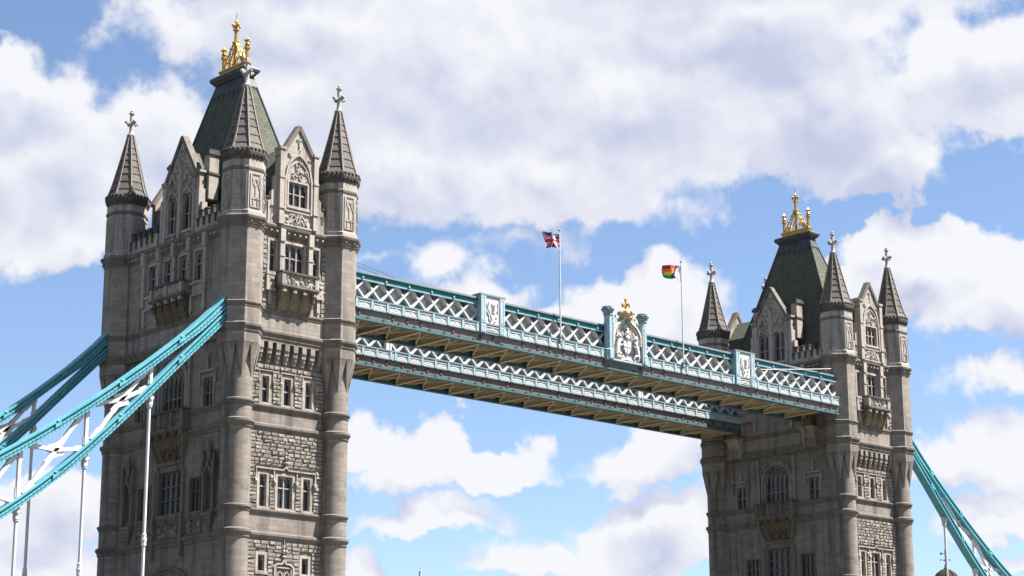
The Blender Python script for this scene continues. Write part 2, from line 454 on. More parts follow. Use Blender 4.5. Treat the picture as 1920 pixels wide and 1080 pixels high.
# ------------------------------------------------------------------ mesh helpers
class MB:
    def __init__(self):
        self.v, self.f, self.m, self.uv, self.sm = [], [], [], {}, set()
        self.cm = 0

    def add(self, vs, fs, uvs=None, smooth=False):
        o = len(self.v)
        self.v.extend([tuple(x) for x in vs])
        for i, f in enumerate(fs):
            k = len(self.f)
            self.f.append(tuple(o + j for j in f))
            self.m.append(self.cm)
            if uvs:
                self.uv[k] = uvs[i]
            if smooth:
                self.sm.add(k)

    def hexa(self, p):
        self.add(p, [(0, 3, 2, 1), (4, 5, 6, 7), (0, 1, 5, 4), (1, 2, 6, 5), (2, 3, 7, 6), (3, 0, 4, 7)])

    def box(self, x0, x1, y0, y1, z0, z1):
        self.hexa([(x0, y0, z0), (x1, y0, z0), (x1, y1, z0), (x0, y1, z0), (x0, y0, z1), (x1, y0, z1), (x1, y1, z1), (x0, y1, z1)])

    def prism(self, a, b, caps=True):
        n = len(a)
        fs = [(i, (i + 1) % n, n + (i + 1) % n, n + i) for i in range(n)]
        if caps:
            fs += [tuple(range(n - 1, -1, -1)), tuple(range(n, 2 * n))]
        self.add(list(a) + list(b), fs)

    def bar(self, p, q, w, h, side=None):
        """rectangular bar from p to q: w across 'side', h across the other way"""
        p, q = Vector(p), Vector(q)
        d = (q - p).normalized()
        s = Vector(side) if side is not None else (Vector((0, 0, 1)) if abs(d.z) < 0.9 else Vector((1, 0, 0)))
        s = (s - d * s.dot(d)).normalized()
        u = d.cross(s)
        s = s * w / 2
        u = u * h / 2
        self.prism([p - s - u, p + s - u, p + s + u, p - s + u], [q - s - u, q + s - u, q + s + u, q - s + u])

    def tube(self, pts, r, n=8, smooth=True, cap=True):
        pts = [Vector(p) for p in pts]
        rs = r if isinstance(r, (list, tuple)) else [r] * len(pts)
        vs, fs = [], []
        for i, p in enumerate(pts):
            d = (pts[min(i + 1, len(pts) - 1)] - pts[max(i - 1, 0)]).normalized()
            s = d.orthogonal() if abs(d.z) < 0.95 else Vector((1, 0, 0))
            s = (s - d * s.dot(d)).normalized()
            u = d.cross(s)
            for k in range(n):
                a = 2 * pi * k / n
                vs.append(p + s * cos(a) * rs[i] + u * sin(a) * rs[i])
        for i in range(len(pts) - 1):
            for k in range(n):
                k2 = (k + 1) % n
                fs.append((i * n + k, i * n + k2, (i + 1) * n + k2, (i + 1) * n + k))
        self.add(vs, fs, smooth=smooth)
        if cap:
            e = len(pts) - 1
            self.add([vs[k] for k in range(n)], [tuple(range(n - 1, -1, -1))])
            self.add([vs[e * n + k] for k in range(n)], [tuple(range(n))])

    def lathe(self, prof, n, cx=0, cy=0, ph=0.0, smooth=False, cap=True):
        """prof: (r, z) from bottom to top; uv runs round the girth"""
        vs, fs, uvs = [], [], []
        for (r, z) in prof:
            for k in range(n):
                a = 2 * pi * k / n + ph
                vs.append((cx + r * cos(a), cy + r * sin(a), z))
        rm = max(r for r, z in prof)
        for i in range(len(prof) - 1):
            for k in range(n):
                k2 = (k + 1) % n
                fs.append((i * n + k, i * n + k2, (i + 1) * n + k2, (i + 1) * n + k))
                u0, u1 = 2 * pi * k / n * rm, 2 * pi * (k + 1) / n * rm
                z0, z1 = prof[i][1], prof[i + 1][1]
                uvs.append(((u0, z0), (u1, z0), (u1, z1), (u0, z1)))
        self.add(vs, fs, uvs, smooth)
        if cap:
            self.add(vs[:n], [tuple(range(n - 1, -1, -1))])
            self.add(vs[-n:], [tuple(range(n))])

    def blob(self, c, rx, ry, rz, n=6, m=4, jit=0.0):
        vs, fs = [], []
        for i in range(1, m):
            t = pi * i / m
            for k in range(n):
                a = 2 * pi * k / n
                j = 1 + R.uniform(-jit, jit)
                vs.append((c[0] + rx * sin(t) * cos(a) * j, c[1] + ry * sin(t) * sin(a) * j, c[2] + rz * cos(t) * j))
        vs += [(c[0], c[1], c[2] + rz), (c[0], c[1], c[2] - rz)]
        for i in range(m - 2):
            for k in range(n):
                k2 = (k + 1) % n
                fs.append((i * n + k, (i + 1) * n + k, (i + 1) * n + k2, i * n + k2))
        N = (m - 1) * n
        for k in range(n):
            fs.append((N, k, (k + 1) % n))
            fs.append((N + 1, (m - 2) * n + (k + 1) % n, (m - 2) * n + k))
        self.add(vs, fs, smooth=True)

    def mesh(self, name, mats):
        me = bpy.data.meshes.new(name)
        me.from_pydata(self.v, [], self.f)
        mats = [mats] if isinstance(mats, str) else mats
        for x in mats:
            me.materials.append(MATS[x])
        me.polygons.foreach_set('material_index', self.m)
        me.polygons.foreach_set('use_smooth', [i in self.sm for i in range(len(self.f))])
        me.update()
        l = me.uv_layers.new(name='UVMap')
        for pg in me.polygons:
            got = self.uv.get(pg.index)
            if got:
                for li, q in zip(pg.loop_indices, got):
                    l.data[li].uv = q
            else:
                n = pg.normal
                if abs(n.z) > 0.95:
                    for li in pg.loop_indices:
                        c = me.vertices[me.loops[li].vertex_index].co
                        l.data[li].uv = (c.x, c.y)
                else:
                    tx, ty = -n.y, n.x
                    k = hypot(tx, ty)
                    sl = max(0.3, k)
                    for li in pg.loop_indices:
                        c = me.vertices[me.loops[li].vertex_index].co
                        l.data[li].uv = ((c.x * tx + c.y * ty) / k, c.z / sl)
        bm = bmesh.new()
        bm.from_mesh(me)
        bmesh.ops.recalc_face_normals(bm, faces=bm.faces)
        bm.to_mesh(me)
        bm.free()
        return me


def link(name, me, parent=None, loc=None, rotz=0.0, kind=None, label=None):
    o = bpy.data.objects.new(name, me)
    COL.objects.link(o)
    if parent is not None:
        o.parent = parent
    if loc is not None:
        o.location = loc
    if rotz:
        o.rotation_euler = (0, 0, rotz)
    if kind:
        o['kind'] = kind
    if label:
        o['label'] = label
    return o


def part(name, mb, mats, parent, loc=None, rotz=0.0, kind=None, label=None):
    return link(name, mb.mesh(name, mats), parent, loc, rotz, kind, label)


def thing(name, label, cat, loc=(0, 0, 0), group=None):
    o = bpy.data.objects.new(name, None)
    o.empty_display_size = 0.5
    COL.objects.link(o)
    o.location = loc
    o['label'] = label
    o['category'] = cat
    if group:
        o['group'] = group
    return o


def copy_tree(o, parent, skip=()):
    c = o.copy()
    COL.objects.link(c)
    c.parent = parent
    for ch in o.children:
        if ch.get('only') is None:
            copy_tree(ch, c)
    return c


class Face:
    """a wall face of a tower: s to the right seen from outside, z up, d outwards"""
    def __init__(self, kind, off):
        self.kind, self.off = kind, off

    def p(self, s, z, d=0.0):
        o = self.off + d
        return {'S': (s, -o, z), 'W': (-o, -s, z), 'E': (o, s, z), 'N': (-s, o, z)}[self.kind]

    def box(self, mb, s0, s1, z0, z1, d0, d1):
        q = self.p
        mb.hexa([q(s0, z0, d1), q(s1, z0, d1), q(s1, z0, d0), q(s0, z0, d0), q(s0, z1, d1), q(s1, z1, d1), q(s1, z1, d0), q(s0, z1, d0)])

    def poly(self, mb, pts, d0, d1):
        mb.prism([self.p(s, z, d0) for s, z in pts], [self.p(s, z, d1) for s, z in pts])

    def strip(self, mb, path, w, d0, d1):
        """a moulding of width w that follows a path of (s, z)"""
        n = len(path)
        a, b = [], []
        for i, (s, z) in enumerate(path):
            s0, z0 = path[max(0, i - 1)]
            s1, z1 = path[min(n - 1, i + 1)]
            L = hypot(s1 - s0, z1 - z0) or 1
            nx, nz = -(z1 - z0) / L, (s1 - s0) / L
            a.append((s - nx * w / 2, z - nz * w / 2))
            b.append((s + nx * w / 2, z + nz * w / 2))
        for i in range(n - 1):
            self.poly(mb, [a[i], a[i + 1], b[i + 1], b[i]], d0, d1)

    def bar(self, mb, s0, z0, s1, z1, w, d0, d1):
        self.strip(mb, [(s0, z0), (s1, z1)], w, d0, d1)

    def panel(self, mb, s0, s1, z0, z1, holes, depth):
        """flat wall with rectangular holes (s0, s1, z0, z1) that have real reveals"""
        ss = sorted({s0, s1, *[h[0] for h in holes], *[h[1] for h in holes]})
        zs = sorted({z0, z1, *[h[2] for h in holes], *[h[3] for h in holes]})
        for i in range(len(ss) - 1):
            for j in range(len(zs) - 1):
                cs, cz = (ss[i] + ss[i + 1]) / 2, (zs[j] + zs[j + 1]) / 2
                if any(h[0] < cs < h[1] and h[2] < cz < h[3] for h in holes):
                    continue
                mb.add([self.p(ss[i], zs[j]), self.p(ss[i + 1], zs[j]), self.p(ss[i + 1], zs[j + 1]), self.p(ss[i], zs[j + 1])], [(0, 1, 2, 3)])
        for h in holes:
            c = [(h[0], h[2]), (h[1], h[2]), (h[1], h[3]), (h[0], h[3])]
            for k in range(4):
                a, b = c[k], c[(k + 1) % 4]
                mb.add([self.p(*a), self.p(*b), self.p(*b, -depth), self.p(*a, -depth)], [(0, 1, 2, 3)])


def arch(w, h, n=6, k=0.55):
    """half profile of a pointed arch: (x, z) from (-w, 0) to (0, h)"""
    c = w * k
    r = w + c
    top = sqrt(r * r - c * c)
    out = []
    for i in range(n + 1):
        x = -w + w * i / n
        out.append((x, h * sqrt(max(0, r * r - (x - c) ** 2)) / top))
    return out

# ------------------------------------------------------------------ the left tower (the right one is copied from it)
TA, TB = 5.13, 9.25                     # turret axes
C8 = cos(pi / 8)
tower = thing('bridge_tower', 'large nearer Gothic stone bridge tower on the left, turquoise chains entering its shaded face', 'bridge tower',
              (0, 0, 0), 'stone towers of the bridge')
FS, FSU = Face('S', 9.30), Face('S', 9.85)
FW_, FWU = Face('W', 5.40), Face('W', 5.65)


def window(face, s, z0, z1, hw, lights, rows, parent, head=0.55, depth=0.34, sur=0.24, sill=True, label=None, m='portland', proud=0.06, only=False):
    f = MB()
    a, b = -depth - 0.06, proud
    face.box(f, s - hw - sur, s - hw, z0 - 0.06, z1 + sur, a, b)
    face.box(f, s + hw, s + hw + sur, z0 - 0.06, z1 + sur, a, b)
    face.box(f, s - hw, s + hw, z1, z1 + sur - 0.003, a, b - 0.004)
    if sill:
        face.box(f, s - hw - sur - 0.06, s + hw + sur + 0.06, z0 - 0.30, z0 - 0.062, a, b + 0.10)
        face.box(f, s - hw + 0.002, s + hw - 0.002, z0 - 0.061, z0, a, b - 0.05)
    lw = 2 * hw / lights
    t = 0.055
    for i in range(lights):
        c = s - hw + lw * (i + 0.5)
        ar = arch(lw / 2, head * 0.95)
        zs = z1 - head
        face.poly(f, [(c - lw / 2, z1 + 0.01)] + [(c + x, zs + z) for x, z in ar] + [(c, z1 + 0.01)], -depth, -depth + 0.13)
        face.poly(f, [(c + lw / 2, z1 + 0.01)] + [(c - x, zs + z) for x, z in ar] + [(c, z1 + 0.01)], -depth, -depth + 0.128)
        # cusps
        for sg in (-1, 1):
            face.poly(f, [(c + sg * lw * 0.47, zs + head * 0.10), (c + sg * lw * 0.27, zs + head * 0.34), (c + sg * lw * 0.42, zs + head * 0.55)], -depth, -depth + 0.09)
    w = part('window', f, m, parent, label=label)
    for i in range(1, lights):
        mb = MB()
        c = s - hw + lw * i
        face.box(mb, c - t, c + t, z0, z1 - 0.02, -depth, -depth + 0.19)
        part('mullion', mb, m, w)
    for zr in rows:
        mb = MB()
        face.box(mb, s - hw, s + hw, zr - 0.05, zr + 0.05, -depth, -depth + 0.16)
        part('transom', mb, m, w)
    zz = [z0] + list(rows) + [z1]
    for i in range(lights):
        for j in range(len(zz) - 1):
            mb = MB()
            c0 = s - hw + lw * i
            face.box(mb, c0 + 0.004, c0 + lw - 0.004, zz[j] + 0.004, zz[j + 1] - 0.004, -depth - 0.05, -depth + 0.012)
            # leading of the lights
            part('pane', mb, 'glass', w)
    return w


def relief(face, mb, s0, s1, z0, z1, d, dens, seed, dep=0.10):
    """carved tracery: curving ribs and leaf knobs"""
    r = random.Random(seed)
    n = max(3, int((s1 - s0) * (z1 - z0) * dens))
    for k in range(n):
        s, z = r.uniform(s0, s1), r.uniform(z0, z1)
        a = r.uniform(0, 2 * pi)
        L = min(s1 - s0, z1 - z0) * r.uniform(0.18, 0.34)
        path = []
        for i in range(4):
            path.append((min(s1, max(s0, s + L * cos(a) * i / 3)), min(z1, max(z0, z + L * sin(a) * i / 3))))
            a += r.uniform(0.2, 0.7)
        face.strip(mb, path, 0.075, d - 0.02, d + dep * r.uniform(0.6, 1.0))
        if k % 2 == 0:
            mb.blob(face.p(s, z, d + 0.02), *([0.10 + 0.05 * r.random()] * 3), n=6, m=4)


def stones(face, s0, s1, z0, z1, holes, ch, lw, d=0.0):
    """yield (s, z, w, h) of rock faced stones in courses"""
    out = []
    n = max(1, round((z1 - z0) / ch))
    lv = [z0 + (z1 - z0) * j / n + (R.uniform(-0.06, 0.06) if 0 < j < n else 0) for j in range(n + 1)]
    for j in range(n):
        za, zb = lv[j], lv[j + 1]
        h = zb - za
        segs = [(s0, s1)]
        for q in holes:
            if q[2] < zb - 0.03 and q[3] > za + 0.03:
                ns = []
                for a, b in segs:
                    if q[1] <= a or q[0] >= b:
                        ns.append((a, b))
                    else:
                        if q[0] > a:
                            ns.append((a, q[0]))
                        if q[1] < b:
                            ns.append((q[1], b))
                segs = ns
        for a, b in segs:
            L = b - a
            if L < 0.09:
                continue
            k = max(1, round(L / (lw * R.uniform(0.85, 1.15))))
            cuts = [a + L * i / k for i in range(k + 1)]
            for i in range(1, k):
                cuts[i] += R.uniform(-0.22, 0.22) * L / k
            for i in range(k):
                out.append(((cuts[i] + cuts[i + 1]) / 2, (za + zb) / 2, cuts[i + 1] - cuts[i] - 0.032, h - 0.032))
    return out


def stone_mesh(i):
    mb = MB()
    r = random.Random(100 + i)
    g = 3
    vs, fs = [], []
    for a in range(g + 1):
        for b in range(g + 1):
            edge = a in (0, g) or b in (0, g)
            x, z = (-0.5, -0.42, 0.42, 0.5)[a], (-0.5, -0.37, 0.40, 0.5)[b]
            if not edge:
                x += r.uniform(-0.05, 0.05)
                z += r.uniform(-0.06, 0.06)
            vs.append((x, -(0.035 + (0 if edge else r.uniform(0.05, 0.15))), z))
    for a in range(g):
        for b in range(g):
            fs.append((a * (g + 1) + b, (a + 1) * (g + 1) + b, (a + 1) * (g + 1) + b + 1, a * (g + 1) + b + 1))
    rim = [a * (g + 1) for a in range(g + 1)] + [g * (g + 1) + b for b in range(1, g + 1)] + [a * (g + 1) + g for a in range(g - 1, -1, -1)] + [b for b in range(g - 1, 0, -1)]
    k = len(vs)
    for q in rim:
        vs.append((vs[q][0], 0.02, vs[q][2]))
    m = len(rim)
    for q in range(m):
        fs.append((rim[q], rim[(q + 1) % m], k + (q + 1) % m, k + q))
    mb.add(vs, fs)
    return mb


STONE_MB = [stone_mesh(i) for i in range(10)]
STONE_ME = [m.mesh('stone', 'rubble') for m in STONE_MB]

# ---- core masses
mb = MB()
mb.box(-5.0, 5.40, -8.9, 9.30, 0, 41.7)
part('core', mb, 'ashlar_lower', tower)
mb = MB()
mb.box(-5.2, 5.65, -9.4, 9.85, 41.72, 51.5)
part('core', mb, 'ashlar', tower)

# ---- south face, lower wall
S1 = [(-2.30, 36.0, 38.3, 0.36), (0.0, 36.0, 38.3, 0.36), (2.30, 36.0, 38.3, 0.36)]
S2 = [(-2.30, 27.12, 29.85, 0.37, 1), (0.0, 27.12, 29.85, 0.78, 2), (2.30, 27.12, 29.85, 0.37, 1)]
S0 = [(-2.28, 21.72, 23.05, 0.34), (2.28, 21.72, 23.05, 0.34)]
holes = [(s - w - .04, s + w + .04, a - .04, b + .04) for s, a, b, w in S1]
holes += [(s - w - .04, s + w + .04, a - .04, b + .04) for s, a, b, w, n in S2]
holes += [(s - w - .04, s + w + .04, a - .04, b + .04) for s, a, b, w in S0]
mb = MB()
FS.panel(mb, -4.3, 4.3, 0, 41.7, holes, 0.42)
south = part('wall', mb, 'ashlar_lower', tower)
mb = MB()
FSU.panel(mb, -3.7, 3.7, 41.7, 51.5, [(-2.70, -1.96, 47.4, 50.2), (-1.10, 1.10, 47.4, 50.2), (1.96, 2.70, 47.4, 50.2)], 0.45)
south_up = part('wall', mb, 'ashlar', tower)

for s, a, b, w in S1:
    window(FS, s, a, b, w, 1, [37.2], tower, 0.62, sur=0.30)
for s, a, b, w, n in S2:
    window(FS, s, a, b, w, n, [28.85], tower, 0.62, sur=0.24)
for s, a, b, w in S0:
    window(FS, s, a, b, w, 1, [], tower, 0.5, sur=0.24)
for s, w, n in ((-2.33, 0.34, 1), (0, 1.04, 3), (2.33, 0.34, 1)):
    window(FSU, s, 47.44, 50.16, w, n, [48.95], tower, 0.72, sur=0.22, proud=0.10)

# rock faced stones between the windows
allst = []


def holes_of(lst, sur, up=0.0):
    return [(s - w - sur, s + w + sur, a - .32, b + sur + up) for s, a, b, w in lst]


h1 = holes_of(S1, 0.34, 0.02)
allst += [(FS, q) for q in stones(FS, -3.9, 3.9, 35.92, 39.3, h1, 0.33, 0.60)]
h2 = holes_of([q[:4] for q in S2], 0.28, 0.02) + [(-3.2, 3.2, 30.05, 30.5), (-0.16, 0.16, 30.4, 32.2)]
allst += [(FS, q) for q in stones(FS, -3.9, 3.9, 26.98, 33.5, h2, 0.33, 0.68)]
h0 = holes_of(S0, 0.28, 0.02) + [(-1.05, 1.05, 20, 22.5), (-0.2, 0.2, 22.4, 24.3)]
allst += [(FS, q) for q in stones(FS, -3.9, 3.9, 20.9, 24.25, h0, 0.34, 0.70)]
for s0, s1 in ((-3.4, -2.95), (2.95, 3.4)):
    allst += [(FSU, q) for q in stones(FSU, s0, s1, 44.1, 50.5, [], 0.42, 0.5)]
allst.sort(key=lambda t: -t[1][2] * t[1][3])
few = allst[300:]
for i, (fc, (s, z, w, h)) in enumerate(allst):
    k = R.randrange(10)
    if i < 300:
        o = link('stone', STONE_ME[k], south if fc is FS else south_up, fc.p(s, z, 0))
        o.scale = (w, R.uniform(0.7, 1.25), h)
        o['only'] = 1
rest, full = MB(), MB()
for i, (fc, (s, z, w, h)) in enumerate(allst):
    src = STONE_MB[i % 10]
    p = fc.p(s, z, 0)
    vs = [(p[0] + v[0] * w, p[1] + v[1], p[2] + v[2] * h) for v in src.v]
    if i >= 300:
        rest.add(vs, src.f)
    full.add(vs, src.f)
if rest.v:
    o = part('small_stonework', rest, 'rubble', south, kind='stuff')
    o['only'] = 1
FULL_STONES = full

# hoods, finial, string courses of the south face
mb = MB()
FS.strip(mb, [(-3.12, 29.3), (-3.12, 30.36), (-0.30, 30.36), (-0.10, 30.55), (0, 30.8), (0.10, 30.55), (0.30, 30.36), (3.12, 30.36), (3.12, 29.3)], 0.13, 0.0, 0.20)
for s in (-3.12, -1.15, 1.15, 3.12):
    mb.blob(FS.p(s, 29.2, 0.16), 0.17, 0.17, 0.2)
    FS.box(mb, s - 0.2, s + 0.2, 29.35, 29.5, 0, 0.26)
for s in (-1.2, 1.2):
    FS.box(mb, s - 0.05, s + 0.05, 29.4, 30.3, 0, 0.15)
part('hood_mould', mb, 'portland', tower)


def wall_finial(face, s, z0, z1, d=0.15):
    mb = MB()
    h = z1 - z0
    x, y, _ = face.p(s, z0, d)
    mb.lathe([(0.07, z0), (0.09, z0 + h * .2), (0.22, z0 + h * .26), (0.10, z0 + h * .34), (0.12, z0 + h * .42), (0.07, z0 + h * .62), (0.12, z0 + h * .68), (0.06, z0 + h * .8), (0.03, z1)], 6, x, y)
    for a in range(4):
        mb.blob((x + 0.20 * cos(a * pi / 2 + pi / 4), y + 0.20 * sin(a * pi / 2 + pi / 4), z0 + h * .50), 0.12, 0.12, 0.15)
    return mb


part('wall_finial', wall_finial(FS, 0, 30.5, 32.3), 'portland', tower)
part('wall_finial', wall_finial(FS, 0, 22.5, 24.4), 'portland', tower)
for s, a, b, w in S1:
    mb = MB()
    FS.strip(mb, [(s - w - .36, 37.9), (s - w - .36, 38.75), (s + w + .36, 38.75), (s + w + .36, 37.9)], 0.11, 0.0, 0.17)
    for sg in (-1, 1):
        FS.box(mb, s + sg * (w + .40) - .13, s + sg * (w + .40) + .13, 37.74, 37.9, 0, 0.28)
        mb.blob(FS.p(s + sg * (w + .40), 37.66, 0.14), 0.12, 0.14, 0.16)
    part('hood_mould', mb, 'portland', tower)
# the little ogee niche at the bottom of the picture
mb = MB()
FS.strip(mb, [(-0.98, 20.5), (-0.98, 22.15), (-0.62, 22.40), (-0.2, 22.42), (0, 22.9), (0.2, 22.42), (0.62, 22.40), (0.98, 22.15), (0.98, 20.5)], 0.16, 0.0, 0.24)
FS.strip(mb, [(-0.8, 20.5), (-0.8, 22.1), (0.8, 22.1), (0.8, 20.5)], 0.14, 0.0, 0.16)
for s in (-0.36, 0.36):
    for sg in (-1, 1):
        FS.strip(mb, [(s + sg * x, 20.9 + z) for x, z in arch(0.34, 0.9)], 0.07, 0.0, 0.13)
part('niche_frame', mb, 'portland', tower)
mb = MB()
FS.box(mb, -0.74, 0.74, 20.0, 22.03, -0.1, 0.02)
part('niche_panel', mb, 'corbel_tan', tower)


def string(face, s0, s1, prof, m='trim', name='string_course'):
    """prof: list of (d, z) of the outer contour, bottom to top"""
    mb = MB()
    pts = [(-0.1, prof[0][1])] + prof + [(-0.1, prof[-1][1])]
    mb.prism([face.p(s0, z, d) for d, z in pts], [face.p(s1, z, d) for d, z in pts])
    return part(name, mb, m, tower)


def ring_prof(za, zb, r, out, thin=False):
    h = zb - za
    return [(r, za), (r + out * .35, za + h * .08), (r + out * .35, za + h * .30), (r + out * .55, za + h * .42), (r + out, za + h * .62), (r + out, za + h * .88), (r + out * .45, zb), (r, zb + 0.04)]


RINGS = [(24.20, 24.95, 0.26), (26.42, 26.92, 0.20), (33.42, 34.18, 0.27), (35.30, 35.84, 0.22)]
for za, zb, out in RINGS:
    pr = [(r - 1.27, z) for r, z in ring_prof(za, zb, 1.27, out)]
    string(FS, -4.3, 4.3, pr)
    string(FW_, -8.4, 8.4, pr)
B2, B1 = (41.45, 42.25, 0.24), (43.62, 44.12, 0.15)
CORN = [(0.0, 50.60), (0.10, 50.66), (0.10, 50.80), (0.20, 50.90), (0.22, 51.18), (0.40, 51.34), (0.44, 51.52), (0.30, 51.66), (0.0, 51.72)]
for fc, L in ((FSU, 3.6), (FWU, 7.7)):
    for za, zb, out in (B2, B1):
        string(fc, -L, L, [(r - 1.0, z) for r, z in ring_prof(za, zb, 1.0, out)])
    string(fc, -L, L, CORN, 'trim', 'cornice')
    mb = MB()
    k = int(2 * L / 0.62)
    for i in range(k):
        s = -L + 0.3 + 0.62 * i
        mb.blob(fc.p(s, 51.02, 0.22), 0.15, 0.15, 0.13, jit=0.2)
    part('cornice_carving', mb, 'portland', tower, kind='stuff')

# corbel table that carries the upper wall forward
for i in range(8):
    s = -3.18 + i * 0.915
    mb = MB()
    FS.box(mb, s - 0.23, s + 0.23, 40.62, 41.2, 0.0, 0.55)
    FS.box(mb, s - 0.225, s + 0.225, 40.20, 40.617, 0.0, 0.45)
    FS.box(mb, s - 0.22, s + 0.22, 39.85, 40.197, 0.0, 0.30)
    FS.box(mb, s - 0.20, s + 0.20, 39.50, 39.847, 0.0, 0.16)
    part('corbel', mb, 'ashlar', tower)
mb = MB()
FS.box(mb, -3.8, 3.8, 41.2, 41.6, -0.1, 0.54)
part('lintel_course', mb, 'ashlar_lower', tower)

# upper bay of the south face: shafts, balcony
for s in (-1.55, 1.55):
    mb = MB()
    FSU.box(mb, s - 0.22, s + 0.22, 47.3, 50.6, 0, 0.42)
    FSU.box(mb, s - 0.28, s + 0.28, 48.86, 49.02, 0, 0.48)
    FSU.box(mb, s - 0.26, s + 0.26, 50.2, 51.3, 0, 0.52)
    part('bay_shaft', mb, 'portland', tower)


def balcony(face, hw, z0, z1, dep, zc, nc, panels, mats=('portland', 'corbel_tan')):
    mb = MB()
    face.box(mb, -hw, hw, z0 + 0.18, z1 - 0.16, 0, dep - 0.14)          # body
    b = part('balcony', mb, mats[0], tower)
    mb = MB()
    face.box(mb, -hw - 0.08, hw + 0.08, z1 - 0.16, z1 + 0.02, -0.02, dep + 0.06)
    part('coping', mb, 'black_stone', b)
    mb = MB()
    face.box(mb, -hw - 0.10, hw + 0.10, z0 - 0.02, z0 + 0.178, -0.02, dep + 0.10)
    face.box(mb, -hw - 0.02, hw + 0.02, z0 - 0.16, z0 - 0.022, -0.02, dep + 0.0)
    part('floor_slab', mb, 'trim', b)
    w = 2 * hw / panels
    for i in range(panels + 1):
        s = -hw + w * i
        s = min(hw - 0.17, max(-hw + 0.17, s))
        mb = MB()
        face.box(mb, s - 0.20, s + 0.20, z0 + 0.19, z1 - 0.17, dep - 0.3, dep)
        part('post', mb, mats[0], b)
    for i in range(panels):
        mb = MB()
        a, e = -hw + w * i + 0.30, -hw + w * (i + 1) - 0.30
        relief(face, mb, a, e, z0 + 0.30, z1 - 0.28, dep - 0.15, 9, i + int(hw * 10), 0.10)
        part('carved_panel', mb, mats[0], b)
    for i in range(nc):
        s = -hw + 0.3 + (2 * hw - 0.6) * i / (nc - 1)
        mb = MB()
        h = z0 - zc
        for k in range(5):
            t0, t1 = k / 5, (k + 1) / 5
            d = 0.12 + (dep - 0.18) * (1 - t0) ** 1.5
            face.box(mb, s - 0.17 + k * 0.012, s + 0.17 - k * 0.012, z0 - 0.163 - h * t1 * 0.95, z0 - 0.163 - h * t0 * 0.95, 0, d)
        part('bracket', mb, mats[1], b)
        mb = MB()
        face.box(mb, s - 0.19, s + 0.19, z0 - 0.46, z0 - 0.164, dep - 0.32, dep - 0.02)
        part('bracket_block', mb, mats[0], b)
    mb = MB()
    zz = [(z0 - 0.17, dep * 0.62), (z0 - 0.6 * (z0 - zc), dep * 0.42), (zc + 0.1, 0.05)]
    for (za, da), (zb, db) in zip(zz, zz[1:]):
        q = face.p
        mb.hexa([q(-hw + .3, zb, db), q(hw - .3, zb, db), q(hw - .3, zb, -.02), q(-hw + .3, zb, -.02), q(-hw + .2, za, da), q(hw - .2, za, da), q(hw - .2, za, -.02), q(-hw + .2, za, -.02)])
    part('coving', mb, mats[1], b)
    return b


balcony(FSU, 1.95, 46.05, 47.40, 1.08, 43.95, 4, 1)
for s in (-2.62, 2.62):
    mb = MB()
    FSU.box(mb, s - 0.42, s + 0.42, 45.85, 47.05, 0, 0.30)
    FSU.box(mb, s - 0.50, s + 0.50, 45.65, 45.847, 0, 0.38)
    FSU.box(mb, s - 0.16, s + 0.16, 44.45, 45.647, 0, 0.24)
    relief(FSU, mb, s - 0.30, s + 0.30, 46.0, 46.9, 0.30, 9, 5, 0.06)
    FSU.box(mb, s - 0.46, s + 0.46, 47.052, 47.20, 0, 0.34)
    part('side_panel', mb, 'portland', tower)


def merlons(face, spans, z0, z1, d0, d1):
    for a, b in spans:
        mb = MB()
        face.box(mb, a, b, z0, z1, d0, d1)
        w = part('parapet', mb, 'portland', tower)
        k = max(1, round((b - a) / 0.8))
        st = (b - a) / k
        for i in range(k):
            mb = MB()
            m = a + st * (i + 0.5)
            face.box(mb, m - st * 0.29, m + st * 0.29, z1 + 0.002, z1 + 0.62, d0 + 0.01, d1 - 0.01)
            face.box(mb, m - st * 0.33, m + st * 0.33, z1 + 0.622, z1 + 0.74, d0 - 0.05, d1 + 0.06)
            part('merlon', mb, 'black_stone', w)
        for i in range(k):
            mb = MB()
            m = a + st * (i + 0.2)
            face.box(mb, m - .10, m + .10, z1 - 0.62, z1 - 0.2, d1 - 0.02, d1 + 0.13)
            face.box(mb, m - .2, m + .2, z1 - 0.198, z1 - 0.05, d1 - 0.02, d1 + 0.16)
            mb.blob(face.p(m, z1 - 0.70, d1 + 0.05), 0.12, 0.12, 0.14)
            part('parapet_corbel', mb, 'black_stone', w)


merlons(FSU, [(-3.5, -2.0), (2.0, 3.5)], 51.73, 53.35, -0.35, 0.05)
merlons(FWU, [(-7.6, -3.2), (3.2, 7.6)], 51.73, 52.95, -0.35, 0.05)
for fc, L in ((Face('N', 9.85), 3.5), (Face('E', 5.65), 7.6)):
    mb = MB()
    fc.box(mb, -L, L, 51.73, 53.4, -0.35, 0.05)
    part('parapet', mb, 'portland', tower)

